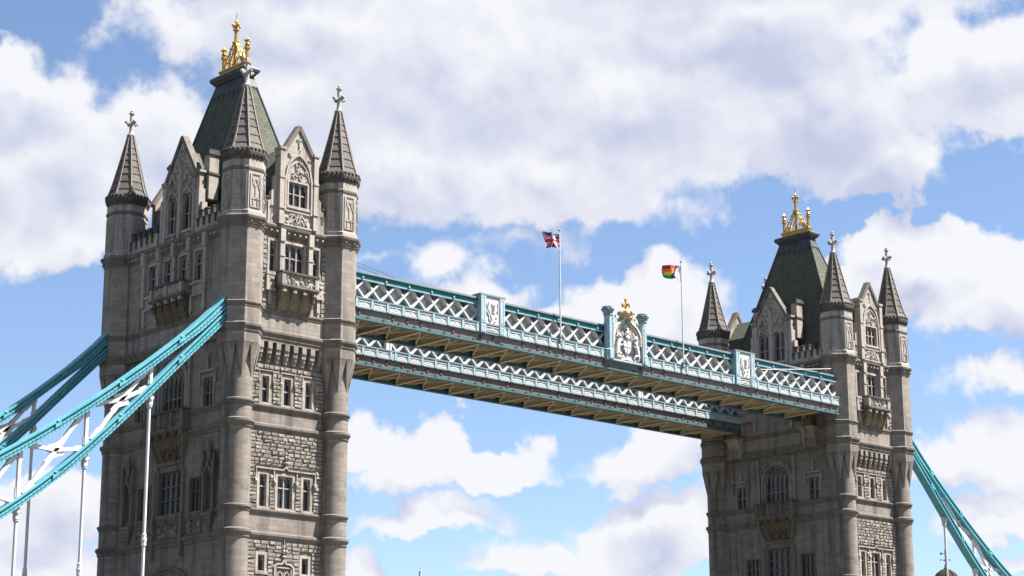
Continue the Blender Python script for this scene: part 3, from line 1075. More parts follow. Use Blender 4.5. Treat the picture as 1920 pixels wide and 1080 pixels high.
# ---- gables
def gable(face, hw, z_sh, z_ap, winspec, deep, eave, ridge, full=True):
    g = MB()
    if full:
        face.panel(g, -hw, hw, 51.6, z_sh, [(s - w - .04, s + w + .04, a - .04, b + .04) for s, a, b, w, n, rows, hd in winspec], 0.45)
    else:
        face.box(g, -hw, hw, 51.6, z_sh, -0.5, 0)
    face.poly(g, [(-hw, z_sh), (hw, z_sh), (0, z_ap)], -0.45, 0.0)
    face.box(g, -hw, -hw + 0.02, 51.6, z_sh, -0.5, -0.001)
    face.box(g, hw - 0.02, hw, 51.6, z_sh, -0.5, -0.001)
    G = part('gable', g, 'portland', tower)
    mb = MB()
    for sg in (-1, 1):
        face.strip(mb, [(sg * (hw + 0.16), z_sh - 0.1), (0, z_ap + 0.16)], 0.34, -0.55, 0.14)
    part('coping', mb, 'trim', G)
    # dormer roof running back into the main roof
    rf = MB()
    rf.prism([face.p(-hw + .02, eave, -0.46), face.p(hw - .02, eave, -0.46), face.p(0, ridge, -0.46)],
             [face.p(-hw + .02, eave, -deep), face.p(hw - .02, eave, -deep), face.p(0, ridge, -deep)])
    part('dormer_roof', rf, 'slate', G)
    rf = MB()
    face.box(rf, -hw + 0.06, hw - 0.06, 51.5, eave, -deep + 0.02, -0.44)
    part('dormer_wall', rf, 'lead', G)
    return G


GS = Face('S', 10.20)
gs = gable(GS, 1.85, 57.9, 60.85, [(0, 53.62, 55.75, 1.02, 3, [54.72], 0.55)], 4.6, 57.2, 59.6)
window(GS, 0, 53.62, 55.75, 1.02, 3, [54.72], gs and tower, 0.62, sur=0.16)
mb = MB()
for sg in (-1, 1):
    GS.strip(mb, [(sg * 1.42, 53.0), (sg * 1.42, 56.0)] + [(sg * -x * 1.0, 56.0 + z) for x, z in arch(1.42, 2.35)][1:], 0.17, 0, 0.17)
    GS.strip(mb, [(sg * 1.24, 55.95)] + [(sg * -x, 56.0 + z) for x, z in arch(1.22, 1.75)][1:], 0.10, 0, 0.10)
relief(GS, mb, -0.9, 0.9, 56.05, 57.0, 0.0, 12, 3, 0.13)
relief(GS, mb, -0.45, 0.45, 57.2, 57.7, 0.0, 12, 4, 0.13)
relief(GS, mb, -1.2, -0.5, 57.7, 58.3, 0.0, 12, 8, 0.14)
relief(GS, mb, 0.5, 1.2, 57.7, 58.3, 0.0, 12, 9, 0.14)
relief(GS, mb, -0.25, 0.25, 58.7, 59.8, 0.0, 14, 10, 0.16)
part('tracery', mb, 'portland', gs)
mb = MB()
GS.strip(mb, [(-1.55, 51.75), (1.55, 51.75), (1.55, 53.05), (-1.55, 53.05), (-1.55, 51.75)], 0.14, 0, 0.12)
for q in ((-1.1, 51.95, -0.4, 52.9), (-0.4, 52.9, 0, 51.95), (0, 51.95, 0.4, 52.9), (0.4, 52.9, 1.1, 51.95), (-0.75, 52.0, 0.1, 52.85), (0.75, 52.0, -0.1, 52.85)):
    GS.bar(mb, *q, 0.10, 0, 0.11)
relief(GS, mb, -1.2, 1.2, 51.95, 52.85, 0.0, 7, 12, 0.12)
part('carved_panel', mb, 'portland', gs)
for sg in (-1, 1):
    mb = MB()
    GS.box(mb, sg * 1.85 - .24, sg * 1.85 + .24, 51.72, 58.5, -0.6, 0.22)
    GS.box(mb, sg * 1.85 - .32, sg * 1.85 + .32, 58.5, 58.75, -0.68, 0.30)
    GS.box(mb, sg * 1.85 - .28, sg * 1.85 + .28, 55.9, 56.1, -0.62, 0.28)
    GS.box(mb, sg * 1.85 - .29, sg * 1.85 + .29, 53.1, 53.25, -0.62, 0.30)
    part('buttress', mb, 'portland', gs)
    mb = MB()
    for s, za, zb in ((2.25, 51.72, 56.3), (2.55, 51.72, 54.9), (2.85, 51.72, 53.9)):
        GS.poly(mb, [(sg * (s - 0.17), za), (sg * (s + 0.17), za), (sg * (s + 0.17), zb - 0.3), (sg * (s - 0.17), zb)], -0.62 + (s - 2) * .1, -0.12 - (s - 2) * .1)
    part('flying_buttress', mb, 'portland', gs)

GW = Face('W', 5.42)
wsp = [(-1.17, 52.5, 55.85, 0.72, 2, [54.0], 1.1), (1.17, 52.5, 55.85, 0.72, 2, [54.0], 1.1)]
gw = gable(GW, 2.55, 57.2, 61.25, wsp, 3.6, 56.6, 60.2)
for s, a, b, w, n, rows, hd in wsp:
    window(GW, s, a, b, w, n, rows, tower, 1.05, sur=0.14)
mb = MB()
for s in (-1.17, 1.17):
    for sg in (-1, 1):
        GW.strip(mb, [(s + sg * 0.92, 52.3), (s + sg * 0.92, 55.2)] + [(s - sg * x, 55.2 + z) for x, z in arch(0.92, 1.1)][1:], 0.13, 0, 0.16)
        GW.strip(mb, [(s + sg * 1.0, 56.3), (s + sg * 0.85, 57.0), (s + sg * 0.3, 57.25), (s, 58.2)], 0.15, 0, 0.22)
    relief(GW, mb, s - 0.8, s + 0.8, 56.3, 57.4, 0.0, 10, int(s * 7), 0.16)
relief(GW, mb, -1.2, 1.2, 57.9, 58.8, 0.0, 6, 31, 0.18)
relief(GW, mb, -0.5, 0.5, 58.8, 60.2, 0.0, 10, 33, 0.18)
for s in (-2.3, 0, 2.3):
    GW.box(mb, s - 0.16, s + 0.16, 51.75, 57.0 + (1.6 if s == 0 else 0), 0, 0.2)
    mb.blob(GW.p(s, 57.3 + (1.6 if s == 0 else 0), 0.12), 0.2, 0.2, 0.3)
part('tracery', mb, 'portland', gw)
mb = MB()
relief(GW, mb, -2.0, -0.4, 51.8, 52.25, 0.0, 8, 41, 0.1)
relief(GW, mb, 0.4, 2.0, 51.8, 52.25, 0.0, 8, 42, 0.1)
part('carved_panel', mb, 'portland', gw)
for sg in (-1, 1):
    mb = MB()
    GW.box(mb, sg * 2.78 - .28, sg * 2.78 + .28, 51.72, 55.9, -0.6, 0.12)
    GW.box(mb, sg * 2.72 - .22, sg * 2.72 + .22, 55.9, 57.4, -0.55, 0.02)
    GW.box(mb, sg * 2.76 - .33, sg * 2.76 + .33, 57.4, 57.62, -0.62, 0.1)
    GW.box(mb, sg * 3.15 - .2, sg * 3.15 + .2, 51.72, 54.6, -0.6, -0.05)
    part('buttress', mb, 'portland', gw)
    mb = MB()
    GW.box(mb, sg * 2.85 - .42, sg * 2.85 + .42, 55.0, 59.15, -1.75, -0.75)
    p = part('chimney', mb, 'portland', gw)
    mb = MB()
    GW.box(mb, sg * 2.85 - .55, sg * 2.85 + .55, 59.15, 59.45, -1.9, -0.6)
    GW.box(mb, sg * 2.85 - .44, sg * 2.85 + .44, 59.452, 59.65, -1.78, -0.7)
    part('cap', mb, 'black_stone', p)
    mb = MB()
    GW.box(mb, sg * 2.85 - .50, sg * 2.85 + .50, 57.3, 57.5, -1.83, -0.67)
    part('chimney_string', mb, 'black_stone', p)
gable(Face('N', 10.20), 1.85, 57.9, 60.85, [], 4.6, 57.2, 59.6, False)
gable(Face('E', 5.42), 2.55, 57.2, 61.25, [], 3.6, 56.6, 60.2, False)

# ---- main roof with its lead cap and gilded crest
mb = MB()
lv = [(51.6, 3.55, 8.35), (54.0, 3.15, 7.75), (60.0, 1.92, 5.25), (66.9, 0.66, 2.62)]
vs, fs = [], []
for z, e, f in lv:
    vs += [(-e, -f, z), (e, -f, z), (e, f, z), (-e, f, z)]
for i in range(len(lv) - 1):
    for k in range(4):
        k2 = (k + 1) % 4
        fs.append((i * 4 + k, i * 4 + k2, (i + 1) * 4 + k2, (i + 1) * 4 + k))
fs.append((12, 13, 14, 15))
mb.add(vs, fs)
roof = part('roof', mb, 'slate', tower)
for sx in (-1, 1):
    for sy in (-1, 1):
        mb = MB()
        mb.tube([(sx * e * 1.005, sy * f * 1.003, z + 0.03) for z, e, f in lv], 0.10, 6)
        part('hip_roll', mb, 'slate', roof)
mb = MB()


def rect_ring(mb, prof):
    vs, fs = [], []
    for z, e, f in prof:
        vs += [(-e, -f, z), (e, -f, z), (e, f, z), (-e, f, z)]
    for i in range(len(prof) - 1):
        for k in range(4):
            k2 = (k + 1) % 4
            fs.append((i * 4 + k, i * 4 + k2, (i + 1) * 4 + k2, (i + 1) * 4 + k))
    n = len(prof) * 4
    fs += [(3, 2, 1, 0), (n - 4, n - 3, n - 2, n - 1)]
    mb.add(vs, fs)


rect_ring(mb, [(66.75, 0.70, 2.66), (66.9, 0.74, 2.70), (68.0, 0.48, 2.36), (68.05, 0.60, 2.46), (68.2, 0.68, 2.54), (68.35, 0.85, 2.74), (68.62, 0.92, 2.80), (68.82, 0.80, 2.68), (68.9, 0.4, 2.3)])
for i in range(7):
    for sx in (-1, 1):
        y = -2.3 + 4.6 * i / 6
        mb.box(sx * 0.74 - 0.05, sx * 0.74 + 0.05, y - 0.11, y + 0.11, 66.35, 66.85)
for sy in (-1, 1):
    for x in (-0.4, 0.4):
        mb.box(x - .1, x + .1, sy * 2.70 - .05, sy * 2.70 + .05, 66.35, 66.85)
part('roof_cap', mb, 'lead', roof)
mb = MB()
mb.box(-0.34, 0.34, -2.02, 2.02, 68.86, 69.42)
mb.box(-0.42, 0.42, -2.10, 2.10, 69.30, 69.46)
crest = part('gilded_crest', mb, 'gold', tower)
for sy in (-1, 1):
    mb = MB()
    y = sy * 1.85
    mb.lathe([(0.28, 68.88), (0.28, 69.5), (0.17, 69.6), (0.17, 70.7), (0.30, 70.78), (0.30, 70.92), (0.15, 71.0), (0.26, 71.2), (0.10, 71.42), (0.06, 71.55), (0.17, 71.62), (0.17, 71.72), (0.02, 71.98)], 8, 0, y)
    for a in range(4):
        mb.blob((0.27 * cos(a * pi / 2), y + 0.27 * sin(a * pi / 2), 71.62), 0.11, 0.11, 0.10)
    part('pinnacle', mb, 'gold', crest)
mb = MB()
mb.lathe([(0.24, 68.9), (0.20, 69.6), (0.16, 71.6), (0.22, 71.7), (0.17, 71.8), (0.15, 73.0), (0.28, 73.1), (0.30, 73.2), (0.12, 73.32), (0.08, 73.9), (0.16, 73.98), (0.10, 74.1), (0.05, 74.3), (0.02, 75.0)], 8)
mb.box(-0.07, 0.07, -0.42, 0.42, 73.52, 73.68)
mb.box(-0.42, 0.42, -0.07, 0.07, 73.523, 73.683)
for a in range(4):
    mb.blob((0.42 * cos(a * pi / 2), 0.42 * sin(a * pi / 2), 73.6), 0.12, 0.12, 0.15)
part('mast', mb, 'gold', crest)
for sx in (-1, 1):
    for sy in (-1, 1):
        mb = MB()
        x = sx * 0.26
        mb.bar((x, sy * 1.70, 69.40), (x * 0.4, sy * 0.12, 71.95), 0.13, 0.10, (1, 0, 0))
        for t in (0.25, 0.5, 0.75, 0.97):
            mb.blob((x * (1 - .6 * t), sy * (1.70 - 1.58 * t + 0.12), 69.40 + 2.55 * t + 0.12), 0.10, 0.11, 0.10)
        for y, h in ((1.35, 0.7), (0.75, 1.4)):
            mb.bar((x, sy * y, 69.4), (x * .8, sy * y, 69.4 + h * .75), 0.07, 0.07)
            mb.tube([(x, sy * (y - .02), 69.4 + h * .4), (x * .9, sy * (y - .22), 69.4 + h * .75), (x * .8, sy * (y - .30), 69.4 + h * 1.05)], 0.05, 5)
            mb.tube([(x, sy * (y + .02), 69.4 + h * .35), (x * .9, sy * (y + .22), 69.4 + h * .62)], 0.05, 5)
        part('crest_arch', mb, 'gold', crest)

# ---- west face, lower wall: great window, side windows, balcony, oriel, niches
WG = (0.0, 36.15, 40.45, 1.70)
WSD = [(-5.35, 35.85, 38.35, 0.70), (5.35, 35.85, 38.35, 0.70)]
W2 = [(0.0, 27.15, 30.8, 1.66, 4, [28.35, 29.5]), (-4.0, 27.0, 29.8, 0.92, 3, [28.7]), (4.0, 27.0, 29.8, 0.92, 3, [28.7])]
hw_ = [(s - w - .04, s + w + .04, a - .04, b + .04) for s, a, b, w in [WG] + WSD] + [(s - w - .04, s + w + .04, a - .04, b + .04) for s, a, b, w, n, r in W2]
mb = MB()
FW_.panel(mb, -8.5, 8.5, 9.0, 41.7, hw_ + [(-5.0, 5.0, 9.0, 21.0)], 0.42)
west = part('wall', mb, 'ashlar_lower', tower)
mb = MB()
FW_.box(mb, -5.1, 5.1, 9.0, 21.1, -0.6, -0.38)
part('archway_shade', mb, 'dark_metal', west)  # dark sheet across the opening, coloured as the shade inside the passage
mb = MB()
for w, zt, d in ((4.6, 22.45, 0.22), (4.15, 22.15, 0.12)):
    FW_.strip(mb, [(-w - 0.5, 18.0), (-w, 20.2)] + [(-w + 2 * w * i / 16, 20.2 + (zt - 20.2) * (1 - abs(1 - i / 8) ** 2.2)) for i in range(1, 16)] + [(w, 20.2), (w + 0.5, 18.0)], 0.30, -0.02, d)
part('arch_mould', mb, 'trim', west)
s, a, b, w = WG
big = window(FW_, s, a, b, w, 5, [37.25], tower, 1.3, sur=0.22, depth=0.38, m='ashlar')
mb = MB()
# pointed outer arch: spandrels, moulding and tracery bars
ar = arch(1.74, 2.0, 10, 0.06)
FW_.poly(mb, [(-1.74, 40.5)] + [(x, 38.35 + z) for x, z in ar] + [(0, 40.5)], -0.30, -0.05)
FW_.poly(mb, [(1.74, 40.5)] + [(-x, 38.35 + z) for x, z in ar] + [(0, 40.5)], -0.30, -0.052)
for rr, wd, dd in ((2.12, 0.30, 0.20), (2.48, 0.14, 0.30)):
    for sg in (-1, 1):
        FW_.strip(mb, [(sg * rr, 35.9), (sg * rr, 38.35)] + [(-sg * x, 38.35 + z) for x, z in arch(rr, 2.0 + (rr - 1.74) * .75, 10, 0.06)][1:], wd, -0.05, dd)
for sg in (-1, 1):
    FW_.box(mb, sg * 2.62 - .16, sg * 2.62 + .16, 35.9, 40.9, 0, 0.26)
    mb.blob(FW_.p(sg * 2.62, 41.05, 0.14), 0.2, 0.2, 0.3)
part('window_arch', mb, 'ashlar', big)
mb = MB()
for i in range(5):
    c = -1.36 + 0.68 * i
    hgt = 40.25 - c * c * 0.42
    for sg in (-1, 1):
        FW_.strip(mb, [(c + sg * .32, 38.5), (c + sg * .2, 39.2), (c, min(39.5, hgt))], 0.07, -0.36, -0.24)
    FW_.bar(mb, c, min(39.5, hgt) - .05, c, hgt, 0.07, -0.36, -0.24)
part('tracery', mb, 'portland', big)
for s, a, b, w in WSD:
    window(FW_, s, a, b, w, 2, [37.05], tower, 0.75, sur=0.30, m='ashlar')
    mb = MB()
    FW_.strip(mb, [(s - 1.15, 38.0), (s - 1.15, 38.95), (s + 1.15, 38.95), (s + 1.15, 38.0)], 0.14, 0, 0.2)
    for sg in (-1, 1):
        mb.blob(FW_.p(s + sg * 1.15, 37.9, 0.14), 0.16, 0.16, 0.2)
    part('hood_mould', mb, 'portland', tower)
    part('wall_finial', wall_finial(FW_, s, 38.95, 40.7), 'portland', tower)
for s, a, b, w, n, r in W2:
    window(FW_, s, a, b, w, n, r, tower, 0.8, sur=0.2, m='trim')
b2 = balcony(FW_, 2.75, 34.25, 36.0, 0.85, 33.3, 5, 3, ('trim', 'corbel_tan_shaded'))
mb = MB()
prof = [(34.05, 0.70, 2.7), (33.2, 0.62, 2.62), (32.4, 0.42, 2.35), (31.7, 0.2, 2.1), (30.9, 0.12, 2.05), (27.0, 0.10, 2.05)]
for sg in (-1, 1):
    for (za, da, sa), (zb, db, sb) in zip(prof, prof[1:]):
        q = FW_.p
        lo, hi = sorted((sg * (sb - .28), sg * sb))
        lo2, hi2 = sorted((sg * (sa - .28), sg * sa))
        mb.hexa([q(lo, zb, db), q(hi, zb, db), q(hi, zb, -.02), q(lo, zb, -.02), q(lo2, za, da), q(hi2, za, da), q(hi2, za, -.02), q(lo2, za, -.02)])
FW_.box(mb, -1.9, 1.9, 31.35, 31.65, -0.02, 0.22)
part('oriel_frame', mb, 'trim', tower)
mb = MB()
q = FW_.p
mb.hexa([q(-1.9, 31.66, .10), q(1.9, 31.66, .10), q(1.9, 31.66, -.02), q(-1.9, 31.66, -.02), q(-2.4, 34.04, .5), q(2.4, 34.04, .5), q(2.4, 34.04, -.02), q(-2.4, 34.04, -.02)])
relief(FW_, mb, -1.7, 1.7, 31.8, 33.0, 0.2, 5, 51, 0.2)
for s in (-1.0, 0, 1.0):
    mb.blob(FW_.p(s, 32.2, 0.22), 0.35, 0.12, 0.35)
part('oriel_coving', mb, 'corbel_tan_shaded', tower)
for a, b in ((-1.9, 1.9), (-5.0, -2.5), (2.5, 5.0)):
    mb = MB()
    FW_.strip(mb, [(a, 25.05), (b, 25.05), (b, 26.3), (a, 26.3), (a, 25.05)], 0.14, 0, 0.12)
    relief(FW_, mb, a + .2, b - .2, 25.2, 26.15, 0.0, 6, int(a * 3), 0.14)
    part('carved_panel', mb, 'trim', tower)
for s in (-2.2, 2.2):
    mb = MB()
    FW_.box(mb, s - 0.17, s + 0.17, 23.3, 27.0, 0, 0.34)
    FW_.box(mb, s - 0.12, s + 0.12, 27.0, 30.9, 0, 0.2)
    part('pilaster', mb, 'trim', tower)


def niche(s, only):
    mb = MB()
    for sg in (-1, 1):
        FW_.box(mb, s + sg * .70 - .12, s + sg * .70 + .12, 26.6, 29.8, 0, 0.42)
        FW_.box(mb, s + sg * .78 - .13, s + sg * .78 + .13, 29.8, 31.0, 0, 0.5)
        FW_.poly(mb, [(s + sg * .78 - .13, 31.0), (s + sg * .78 + .13, 31.0), (s + sg * .78, 31.9)], 0.1, 0.42)
        FW_.strip(mb, [(s + sg * .62, 29.4), (s + sg * .5, 30.1), (s + sg * .15, 30.5), (s, 31.2)], 0.16, 0.05, 0.55)
    FW_.poly(mb, [(s - .6, 30.2), (s + .6, 30.2), (s, 31.9)], 0, 0.30)
    mb.lathe([(0.30, 31.0), (0.2, 31.8), (0.28, 31.95), (0.12, 32.2), (0.2, 32.6), (0.05, 32.7), (0.04, 33.0)], 6, *FW_.p(s, 0, 0.28)[:2])
    for k, (w, z) in enumerate(((.75, 26.3), (.62, 26.0), (.5, 25.7), (.36, 25.4), (.2, 25.05))):
        FW_.box(mb, s - w, s + w, z, z + 0.297, 0, 0.55 - k * 0.1)
    o = part('statue_niche', mb, 'trim', tower)
    if only:
        o['only'] = 1
    mb = MB()
    FW_.box(mb, s - .58, s + .58, 26.6, 30.3, -0.02, 0.03)
    c = part('niche_back', mb, 'black_stone', o)


niche(-6.25, True)
niche(6.25, True)

# west face, upper wall: four windows, balcony, chain slots (left tower only)
UW = [(-3.63, 47.25, 49.95, 0.66), (-1.21, 47.25, 49.95, 0.66), (1.21, 47.25, 49.95, 0.66), (3.63, 47.25, 49.95, 0.66)]
mb = MB()
FWU.panel(mb, -7.9, 7.9, 41.7, 51.5, [(s - w - .04, s + w + .04, a - .04, b + .04) for s, a, b, w in UW], 0.45)
part('wall', mb, 'ashlar', tower)
for s, a, b, w in UW:
    window(FWU, s, a, b, w, 2, [48.85], tower, 0.75, sur=0.2, depth=0.4, sill=abs(s) > 3)
for s in (-4.85, -2.42, 0, 2.42, 4.85):
    mb = MB()
    FWU.box(mb, s - 0.2, s + 0.2, 46.2 if abs(s) > 3 else 47.3, 50.6, 0, 0.34)
    FWU.box(mb, s - 0.26, s + 0.26, 48.85, 49.0, 0, 0.40)
    FWU.box(mb, s - 0.25, s + 0.25, 50.1, 51.3, 0, 0.46)
    o = part('bay_shaft', mb, 'portland', tower)
bb = balcony(FWU, 2.5, 46.1, 47.42, 1.05, 43.95, 5, 2, ('portland', 'corbel_tan_shaded'))
bb['only'] = 1
for s in (-3.75, 3.75):
    mb = MB()
    FWU.box(mb, s - 1.15, s + 1.15, 46.9, 47.15, 0, 0.28)
    FWU.box(mb, s - 1.05, s + 1.05, 45.85, 46.0, 0, 0.25)
    FWU.box(mb, s - 1.0, s + 1.0, 46.0, 46.9, 0, 0.1)
    for k in (-1, 1):
        FWU.box(mb, s + k - .15, s + k + .15, 44.6, 45.85, 0, 0.22)
        mb.blob(FWU.p(s + k, 44.5, 0.12), 0.15, 0.15, 0.2)
    part('side_panel', mb, 'portland', tower)

# ---- corner turrets
FACET = Face('E', 1.755)


def one_mesh(fn, mats, name):
    mb = MB()
    fn(mb)
    return mb.mesh(name, mats)


def m_panel(mb):
    for sg in (-1, 1):
        FACET.box(mb, sg * .50 - .06, sg * .50 + .06, 52.35, 55.35, -0.02, 0.07)
        FACET.strip(mb, [(sg * .42, 54.0), (sg * .30, 54.5), (0, 54.95)], 0.08, -0.01, 0.06)
        FACET.strip(mb, [(0, 54.1), (sg * .22, 54.55), (sg * .42, 55.2)], 0.08, -0.01, 0.06)
        FACET.box(mb, sg * .22 - .05, sg * .22 + .05, 52.5, 53.3, -0.02, 0.06)
    FACET.box(mb, -.44, .44, 55.28, 55.38, -0.02, 0.068)
    FACET.box(mb, -.44, .44, 52.32, 52.42, -0.02, 0.068)
    FACET.box(mb, -.05, .05, 53.2, 54.2, -0.02, 0.06)
    FACET.box(mb, -.42, .42, 53.1, 53.22, -0.02, 0.066)


def m_bracket(mb):
    a0 = 0.0                                       # octagon corner at angle 0 of this mesh (facets at +-22.5 deg)
    ap = 1.755
    zt, zb, r = 40.62, 37.55, 1.262
    A = Vector((ap * cos(-pi / 8), ap * sin(-pi / 8), zt))
    C = Vector((ap * cos(pi / 8), ap * sin(pi / 8), zt))
    B = Vector((1.9, 0, zt))
    A1 = Vector((1.0 * cos(-pi / 8), 1.0 * sin(-pi / 8), zt))
    C1 = Vector((1.0 * cos(pi / 8), 1.0 * sin(pi / 8), zt))
    P = Vector((r, 0, zb))
    P1 = Vector((1.0, 0, zb))
    mb.add([A, B, C, P, A1, C1, P1], [(0, 1, 3), (1, 2, 3), (0, 3, 6, 4), (2, 5, 6, 3), (0, 4, 5, 2, 1)])


def m_spire(mb):
    mb.lathe([(1.80, 57.5), (1.50, 58.6), (0.86, 61.2), (0.27, 63.72)], 8, 0, 0, pi / 8)


SPROF = [(57.62, 1.92), (58.2, 1.70), (59.0, 1.46), (59.8, 1.255), (60.55, 1.065), (61.25, 0.89), (61.9, 0.735), (62.5, 0.59), (63.1, 0.445), (63.72, 0.31)]
SLABS = []
for i in range(9):
    (za, ra), (zb, rb) = SPROF[i], SPROF[i + 1]
    mb = MB()
    t = sin(pi / 8)
    x0, x1 = ra * C8, rb * C8
    y0, y1 = ra * t - 0.04, rb * t - 0.04
    mb.hexa([(x0 - .14, -y0, za + .02), (x0 + .03, -y0, za + .02), (x0 + .03, y0, za + .02), (x0 - .14, y0, za + .02),
             (x1 - .14, -y1, zb), (x1 - .025, -y1, zb), (x1 - .025, y1, zb), (x1 - .14, y1, zb)])
    SLABS.append(mb.mesh('slab', 'spire_slab'))


def m_rib(mb):
    pts = [(r * 1.0 + 0.02, 0, z) for z, r in SPROF]
    for p, q in zip(pts, pts[1:]):
        mb.bar(p, q, 0.13, 0.13, (0, 1, 0))


def m_crown(mb):
    mb.lathe([(1.9, 56.62), (1.95, 56.7), (2.0, 56.95), (2.10, 57.05), (2.14, 57.25), (2.10, 57.45), (1.95, 57.55), (1.85, 57.72)], 8, 0, 0, pi / 8)


def m_crown_knobs(mb):
    for k in range(8):
        a = k * pi / 4
        for j in (-0.6, -0.2, 0.2, 0.6):
            x, y = 2.10 * C8, j
            c, s = cos(a), sin(a)
            mb.blob((x * c - y * s, x * s + y * c, 57.52), 0.13, 0.13, 0.15)
            mb.blob((x * c * .96 - y * s, x * s * .96 + y * c, 56.95), 0.09, 0.09, 0.14)


def m_stage(mb):
    mb.lathe([(1.9, 51.5), (1.9, 56.7)], 8, 0, 0, pi / 8)
    mb.lathe([(2.02, 51.62), (2.02, 52.0), (1.9, 52.1)], 8, 0, 0, pi / 8)


def m_stage_string(mb):
    mb.lathe([(1.89, 55.66), (1.98, 55.72), (2.0, 55.9), (1.93, 56.0), (1.89, 56.05)], 8, 0, 0, pi / 8)


def m_oct(mb):
    mb.lathe([(1.9, 40.6), (1.9, 50.75)], 8, 0, 0, pi / 8)


def m_band(mb):
    for za, zb, out in (B2, B1):
        mb.lathe(ring_prof(za, zb, 1.895, out), 8, 0, 0, pi / 8)


def m_cornice(mb):
    mb.lathe([(1.89 + d * 0.95, z + 0.012) for d, z in CORN], 8, 0, 0, pi / 8)
    for k in range(8):
        a = k * pi / 4
        for j in (-0.45, 0.45):
            x, y = 2.08 * C8, j
            mb.blob((x * cos(a) - y * sin(a), x * sin(a) + y * cos(a), 51.03), 0.14, 0.14, 0.13, jit=0.2)


def m_finial(mb):
    mb.lathe([(0.30, 63.6), (0.40, 63.78), (0.42, 63.92), (0.27, 64.02), (0.20, 64.3), (0.20, 65.5), (0.17, 65.9), (0.27, 66.0), (0.27, 66.12), (0.14, 66.2), (0.16, 66.32), (0.03, 66.5)], 8)
    for k in range(4):
        a = k * pi / 2
        c, s = cos(a), sin(a)
        mb.bar((0.15 * c, 0.15 * s, 65.12), (0.60 * c, 0.60 * s, 65.14), 0.2, 0.2)
        mb.blob((0.60 * c, 0.60 * s, 65.13), 0.15, 0.15, 0.16, jit=0.2)
        mb.blob((0.44 * c, 0.44 * s, 65.28), 0.13, 0.13, 0.10, jit=0.25)
        mb.blob((0.42 * c, 0.42 * s, 64.97), 0.13, 0.13, 0.10, jit=0.25)


ME = {}
ME['panel'] = one_mesh(m_panel, 'portland', 'tracery_panel')
ME['bracket'] = one_mesh(m_bracket, 'ashlar_lower', 'turret_bracket')
ME['spire'] = one_mesh(m_spire, 'black_stone', 'spire')
ME['rib'] = one_mesh(m_rib, 'spire_rib', 'rib')
ME['crown'] = one_mesh(m_crown, 'black_stone', 'turret_crown')
ME['knobs'] = one_mesh(m_crown_knobs, 'black_stone', 'crown_carving')
ME['stage'] = one_mesh(m_stage, 'portland', 'turret_stage')
ME['sstring'] = one_mesh(m_stage_string, 'trim', 'turret_string')
ME['oct'] = one_mesh(m_oct, 'ashlar', 'turret')
ME['band'] = one_mesh(m_band, 'trim', 'turret_band')
ME['cornice'] = one_mesh(m_cornice, 'trim', 'turret_cornice')
ME['finial'] = one_mesh(m_finial, 'finial_stone', 'finial')
ME['column'] = one_mesh(lambda mb: mb.lathe([(1.27, 0), (1.27, 41.0)], 40, smooth=True), 'ashlar_lower', 'turret_column')
for i, (za, zb, out) in enumerate(RINGS):
    ME['ring%d' % i] = one_mesh(lambda mb: mb.lathe(ring_prof(za + .004, zb + .004, 1.268, out), 40), 'trim', 'turret_ring')

for sx in (-1, 1):
    for sy in (-1, 1):
        c = (sx * TA, sy * TB, 0)
        seen = not (sx == 1 and sy == 1)
        body = link('turret', ME['oct'], tower, c)
        col = link('turret_column', ME['column'], tower, c)
        for i in range(4):
            link('ring', ME['ring%d' % i], col)
        for k in range(8):
            link('bracket', ME['bracket'], body, rotz=k * pi / 4 + pi / 8)
        link('band', ME['band'], body)
        link('cornice', ME['cornice'], body)
        st = link('turret_stage', ME['stage'], tower, c)
        link('string', ME['sstring'], st)
        if seen:
            for k in range(8):
                link('tracery_panel', ME['panel'], st, rotz=k * pi / 4)
        cr = link('turret_crown', ME['crown'], tower, c)
        link('crown_carving', ME['knobs'], cr, kind='stuff')
        sp = link('spire', ME['spire'], tower, c)
        for k in range(8):
            link('rib', ME['rib'], sp, rotz=k * pi / 4 + pi / 8)
            if seen:
                for me in SLABS:
                    link('slab', me, sp, rotz=k * pi / 4)
        link('finial', ME['finial'], sp)

# ---- the right tower: same stones, seen further off
tower2 = thing('bridge_tower', 'farther Gothic stone bridge tower on the right, both high walkways ending against its shaded face', 'bridge tower',
               (SPAN, 0, 0), 'stone towers of the bridge')
for ch in list(tower.children):
    if ch.get('only') is None:
        copy_tree(ch, tower2)
south2 = next(o for o in tower2.children if o.data is south.data)
part('small_stonework', FULL_STONES, 'rubble', south2, kind='stuff')
for s in (-5.55, 5.55):
    for (nm, zz, m) in (('walkway_bracket', [(41.95, 0.25, 0.5), (42.8, 0.55, 0.62), (43.5, 0.9, 0.85), (43.98, 1.05, 0.95)], 'portland'),
                        ('walkway_pier', [(44.0, 0.85, 0.62), (45.0, 0.9, 0.66)], 'corbel_tan')):
        mb = MB()
        for (za, da, wa), (zb, db, wb) in zip(zz, zz[1:]):
            q = FWU.p
            mb.hexa([q(s - wa, za, da), q(s + wa, za, da), q(s + wa, za, -.05), q(s - wa, za, -.05), q(s - wb, zb, db), q(s + wb, zb, db), q(s + wb, zb, -.05), q(s - wb, zb, -.05)])
        if nm == 'walkway_bracket':
            FWU.box(mb, s - 1.05, s + 1.05, 43.8, 43.997, 0, 1.2)
            for k in range(-3, 4):
                FWU.box(mb, s + k * .24 - .05, s + k * .24 + .05, 41.7, 43.2, 0, 0.6 + 0.06 * (k % 2))
        part(nm, mb, m, tower2)
for o in bpy.data.objects:
    if 'only' in o:
        del o['only']

# ------------------------------------------------------------------ high level walkways
def shared(fn, mats, name):
    mb = MB()
    fn(mb)
    return mb.mesh(name, mats)


PITCH = 1.813
F0 = Face('S', 0.0)


